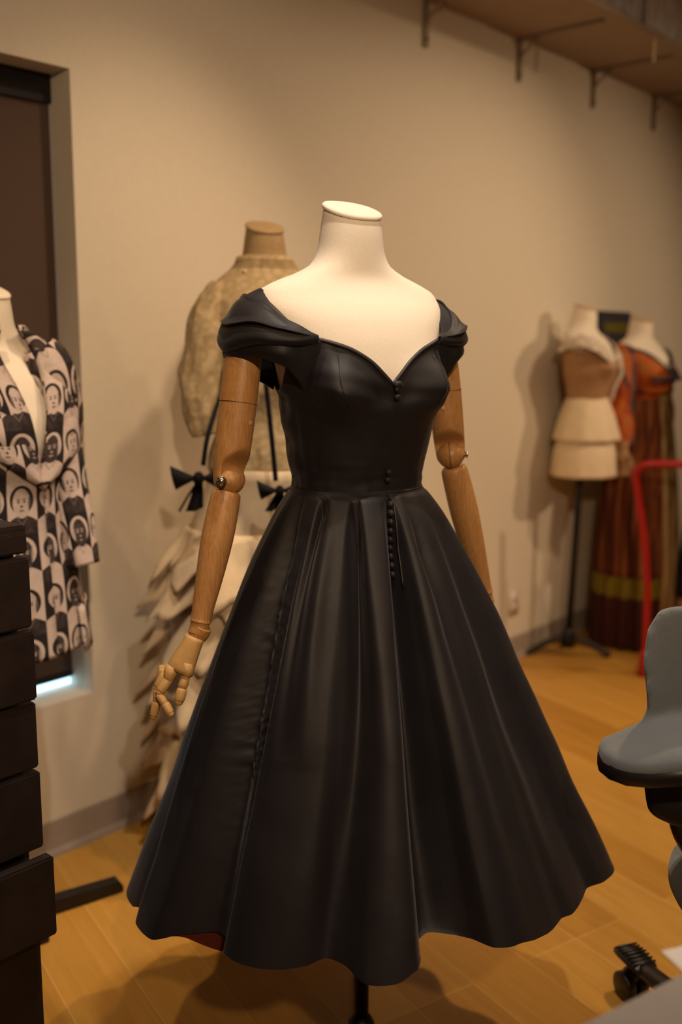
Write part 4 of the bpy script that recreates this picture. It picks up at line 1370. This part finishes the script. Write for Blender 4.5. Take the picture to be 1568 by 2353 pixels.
# ------------------------------------------------------------------ grey saddle chair, right edge
chc = W(0.74, 1.60)
hc = thing('saddle_chair', chc, 'grey upholstered office chair with winged backrest at the right edge', 'chair')
def rslab(name, outline, n_dir, th, mat, parent, rnd_=0.012, lv=2):
    """rounded cushion: outline points (world, planar-ish) with thickness along n_dir"""
    c = sum(outline, Vector())/len(outline)
    rings = []
    for k, (q, ins) in enumerate(((-.5, .10), (-.42, .02), (-.15, 0), (.15, 0), (.42, .02), (.5, .10))):
        rings.append([p + (c - p)*ins + n_dir*(th*q) for p in outline])
    m = Mesh(); m.add(*loft(rings, True, True, True))
    return m.out(name, mat, parent, True, lv)
# winged backrest: one continuous cushion, seen from its hollow front
def back_section(z):
    return None
bc = W(0.612, 1.50)
rows = []
# columns run around the hollow (u: left edge to right edge), rows from top down
top = [(-.118, 1.01), (-.10, 1.03), (0, 1.04), (.10, 1.03), (.118, 1.01)]
secs = [  # z, half width, forward curl at the edge, thickness
 (0.972, .085, .010, .020), (0.962, .112, .016, .040), (0.930, .128, .026, .052), (0.880, .131, .034, .056), (0.835, .124, .036, .058), (0.805, .121, .036, .060), (0.785, .126, .038, .062), (0.772, .134, .042, .064)]
fwd_c = (-HEAD*0.96 - SIDE*0.28).normalized()
side_c = Vector((-fwd_c.y, fwd_c.x, 0)); 
if side_c.dot(SIDE) < 0: side_c = -side_c
rings = []
for z, hw, curl, th in secs:
    ring = []
    N = 22
    for j in range(N):
        u = -1 + 2*j/(N-1)
        y = curl*abs(u)**2.2
        ring.append(bc + side_c*(hw*u) + fwd_c*(y) + Vector((0, 0, z)))
    for j in range(N):
        u = 1 - 2*j/(N-1)
        y = curl*abs(u)**2.2 - th*(1 - 0.35*abs(u)**3)
        ring.append(bc + side_c*(hw*0.985*u) + fwd_c*(y) + Vector((0, 0, z)))
    rings.append(ring)
# lower part spreads forward into two wings
m = Mesh(); m.add(*loft(rings, True, True, True))
def wing(sg):
    def P(l, f_, z): return W(l, f_, z)
    if sg < 0:
        prof_ = [  # far edge point, near edge point of the top face along the wing, top z, thickness
            (W(0.405, 1.478), W(0.404, 1.452), .757, .030), (W(0.414, 1.500), W(0.412, 1.425), .764, .040), (W(0.430, 1.512), W(0.432, 1.405), .766, .044),
            (W(0.462, 1.520), W(0.462, 1.388), .772, .046), (W(0.500, 1.530), W(0.500, 1.375), .785, .052), (W(0.540, 1.545), W(0.545, 1.372), .792, .058), (W(0.62, 1.55), W(0.62, 1.375), .792, .060)]
    rr = []
    for a_, b_, zt, th in prof_:
        ring = []
        N = 20
        c = (a_ + b_)/2; h = (a_ - b_)/2
        for j in range(N):
            an = 2*math.pi*j/N
            cx_, sx_ = math.cos(an), math.sin(an)
            ex = 0.55
            px_ = abs(cx_)**ex*math.copysign(1, cx_); pz_ = abs(sx_)**ex*math.copysign(1, sx_)
            rise = 0.012*max(0, px_)*(1 if zt > .77 else 0.4)
            ring.append(c + h*px_ + Vector((0, 0, zt - th/2 + pz_*th/2 + rise)))
        rr.append(ring)
    return rr
wr_ = wing(-1)
m.add(*loft(wr_, True, True, True))
# the other wing, mirrored across the chair's centre plane
cpl = bc
mir = []
for r in wr_:
    q = []
    for p in r:
        d = (p - cpl); k = d.dot(side_c)
        q.append(p - side_c*(2*k))
    mir.append(q[::-1])
m.add(*loft(mir, True, True, True))
bk = m.out('backrest', M['chair'], hc)
rm = bk.modifiers.new('remesh', 'REMESH'); rm.mode = 'VOXEL'; rm.voxel_size = 0.0055; rm.use_smooth_shade = True
sm = bk.modifiers.new('smooth', 'SMOOTH'); sm.factor = 0.6; sm.iterations = 7
# dark shell that carries the wings from below
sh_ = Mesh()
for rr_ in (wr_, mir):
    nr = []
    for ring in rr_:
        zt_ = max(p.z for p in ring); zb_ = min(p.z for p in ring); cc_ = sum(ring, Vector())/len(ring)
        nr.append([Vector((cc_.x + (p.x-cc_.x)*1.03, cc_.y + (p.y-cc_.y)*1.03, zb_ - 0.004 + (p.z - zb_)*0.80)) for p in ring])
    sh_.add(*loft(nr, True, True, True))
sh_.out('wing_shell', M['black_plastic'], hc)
# black back shell under the cushion
def plate(name, cl, mat, parent, hw=0.05, th=0.016):
    rr = []
    pts = cr(cl, 6)
    for l, f_, z, w_ in pts:
        ring = []
        for j in range(20):
            an = 2*math.pi*j/20
            ring.append(W(l, f_, z) + side_c*(w_*abs(math.cos(an))**0.5*math.copysign(1, math.cos(an))) + fwd_c*(th*math.sin(an)))
        rr.append(ring)
    mm = Mesh(); mm.add(*loft(rr, True, True, True)); return mm.out(name, mat, parent)
plate('back_shell', [(0.60, 1.50, .76, .112), (0.60, 1.48, .715, .116), (0.60, 1.465, .665, .114), (0.60, 1.46, .64, .106), (0.60, 1.46, .628, .080)], M['black_plastic'], hc)
plate('back_bar', [(0.64, 1.52, .70, .085), (0.64, 1.53, .62, .095), (0.645, 1.54, .56, .085), (0.66, 1.55, .50, .060)], M['black_plastic'], hc, th=0.020)
# saddle seat
rr = []
for t in [k/12 for k in range(13)]:
    y = -0.19 + 0.38*t
    hw = interp([(0, .05), (.12, .12), (.35, .185), (.6, .205), (.85, .19), (1, .10)], t)[0]
    th = interp([(0, .02), (.15, .05), (.8, .06), (1, .03)], t)[0]
    ring = []
    for j in range(28):
        an = 2*math.pi*j/28
        cx_, sx_ = math.cos(an), math.sin(an)
        px_ = abs(cx_)**0.6*math.copysign(1, cx_); pz_ = abs(sx_)**0.6*math.copysign(1, sx_)
        ring.append(W(0.735, 1.50) + side_c*(hw*0.92*px_) + fwd_c*(-y*0.9 + 0.02) + Vector((0, 0, 0.525 + pz_*th/2 - 0.05*px_*px_*(1-t*0.5))))
    rr.append(ring)
m = Mesh(); m.add(*loft(rr, True, True, True)); m.out('seat', M['chair'], hc, True, 1)
m = Mesh(); m.add(*tube([chc + Vector((0, 0, .10)), chc + Vector((0, 0, .30))], 0.030, 18)); m.add(*tube([chc + Vector((0, 0, .28)), chc + Vector((0, 0, .475))], 0.020, 18)); m.out('column', M['black_plastic'], hc)
m = Mesh(); m.add(*box(chc + Vector((0, 0, .475)) - Vector((.02, 0, 0)), (.16, .12, .035), 0.6, 0.01)); m.out('tilt_mechanism', M['black_plastic'], hc)
ft = PX(1452, 2240, 1.93); ft.z = 0
d0 = ft - Vector((chc.x, chc.y, 0)); R0 = d0.length; d0.normalize()
for k in range(5):
    d = Matrix.Rotation(k*2*math.pi/5, 3, 'Z') @ d0
    sv = Vector((-d.y, d.x, 0))
    rr = []
    for t, z, hw, hh_ in ((0.02, .115, .030, .030), (.25, .110, .026, .026), (.55, .100, .022, .020), (.80, .092, .021, .016), (0.93, .088, .022, .014)):
        c = chc + d*(R0*t) + Vector((0, 0, z))
        rr.append([c + sv*(hw*abs(math.cos(a_))**.7*math.copysign(1, math.cos(a_))) + Vector((0, 0, hh_*math.sin(a_))) for a_ in [2*math.pi*j/16 for j in range(16)]])
    m = Mesh(); m.add(*loft(rr, True, True, True)); arm_ = m.out('base_arm', M['black_plastic'], hc)
    # ribbed foot rest pad on the arm's end
    m = Mesh()
    c = chc + d*(R0*0.97) + Vector((0, 0, .094))
    rr = []
    for t, w_, h_ in ((-.045, .024, .006), (-.03, .030, .010), (0.02, .032, .011), (.040, .028, .008), (.052, .018, .004)):
        q = c + d*t
        rr.append([q + sv*(w_*math.cos(a_)) + Vector((0, 0, h_*math.sin(a_) + 0.004 - abs(t)*0.12)) for a_ in [2*math.pi*j/16 for j in range(16)]])
    m.add(*loft(rr, True, True, True))
    for i in range(7):
        q = c + d*(-.030 + .011*i) + Vector((0, 0, .0135 - abs(-.030 + .011*i)*0.12))
        m.add(*tube([q - sv*.027, q + sv*.027], 0.0024, 6))
    m.out('foot_pad', M['black_plastic'], arm_)
    # twin-wheel caster
    m = Mesh()
    cc = chc + d*R0
    for sg in (-1, 1):
        q = cc + sv*(sg*0.016) + Vector((0, 0, .030))
        m.add(*tube([q - sv*.011, q - sv*.009, q + sv*.009, q + sv*.011], [.026, .030, .030, .026], 22))
    m.add(*tube([cc + Vector((0, 0, .030)), cc + Vector((0, 0, .085))], 0.010, 12))
    m.add(*ball(cc + Vector((0, 0, .050)), .020, .020, .022, 14, 10))
    m.out('caster', M['black_plastic'], arm_)

# ------------------------------------------------------------------ grey table, bottom right
ea = PX(1330, 2353, 0.852); eb = PX(1568, 2230, 0.933)
tz = (ea.z + eb.z)/2
ev = Vector((eb.x - ea.x, eb.y - ea.y, 0)).normalized()
nv = Vector((ev.y, -ev.x, 0))                 # towards the viewer
if nv.dot(HEAD) > 0: nv = -nv
c0 = Vector((ea.x, ea.y, 0)) - ev*0.10
TL_, TW_ = 1.30, 0.70
tc = c0 + ev*(TL_/2) + nv*(TW_/2)
ang = math.atan2(ev.y, ev.x)
tb = thing('table', (tc.x, tc.y, 0), 'grey table whose corner juts into the bottom right of the picture', 'table')
m = Mesh(); m.add(*box((tc.x, tc.y, tz - 0.0125), (TL_, TW_, 0.025), ang, 0.004)); m.out('tabletop', M['table'], tb, False)
for a_ in (-1, 1):
    for b_ in (-1, 1):
        p = tc + ev*(a_*(TL_/2 - 0.10)) + nv*(b_*(TW_/2 - 0.10))
        m = Mesh(); m.add(*tube([p, p + Vector((0, 0, tz - 0.02))], 0.018, 14)); m.out('leg', M['steel'], tb)
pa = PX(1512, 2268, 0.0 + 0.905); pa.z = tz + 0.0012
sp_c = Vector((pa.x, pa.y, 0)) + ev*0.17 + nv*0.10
m = Mesh(); m.add(*box((sp_c.x, sp_c.y, tz + 0.0006), (0.297, 0.21, 0.0012), ang - 0.25))  # thin near-white slab laid flat on the tabletop, turned slightly
pp = m.out('pale_sheet', M['paper'], None, False)
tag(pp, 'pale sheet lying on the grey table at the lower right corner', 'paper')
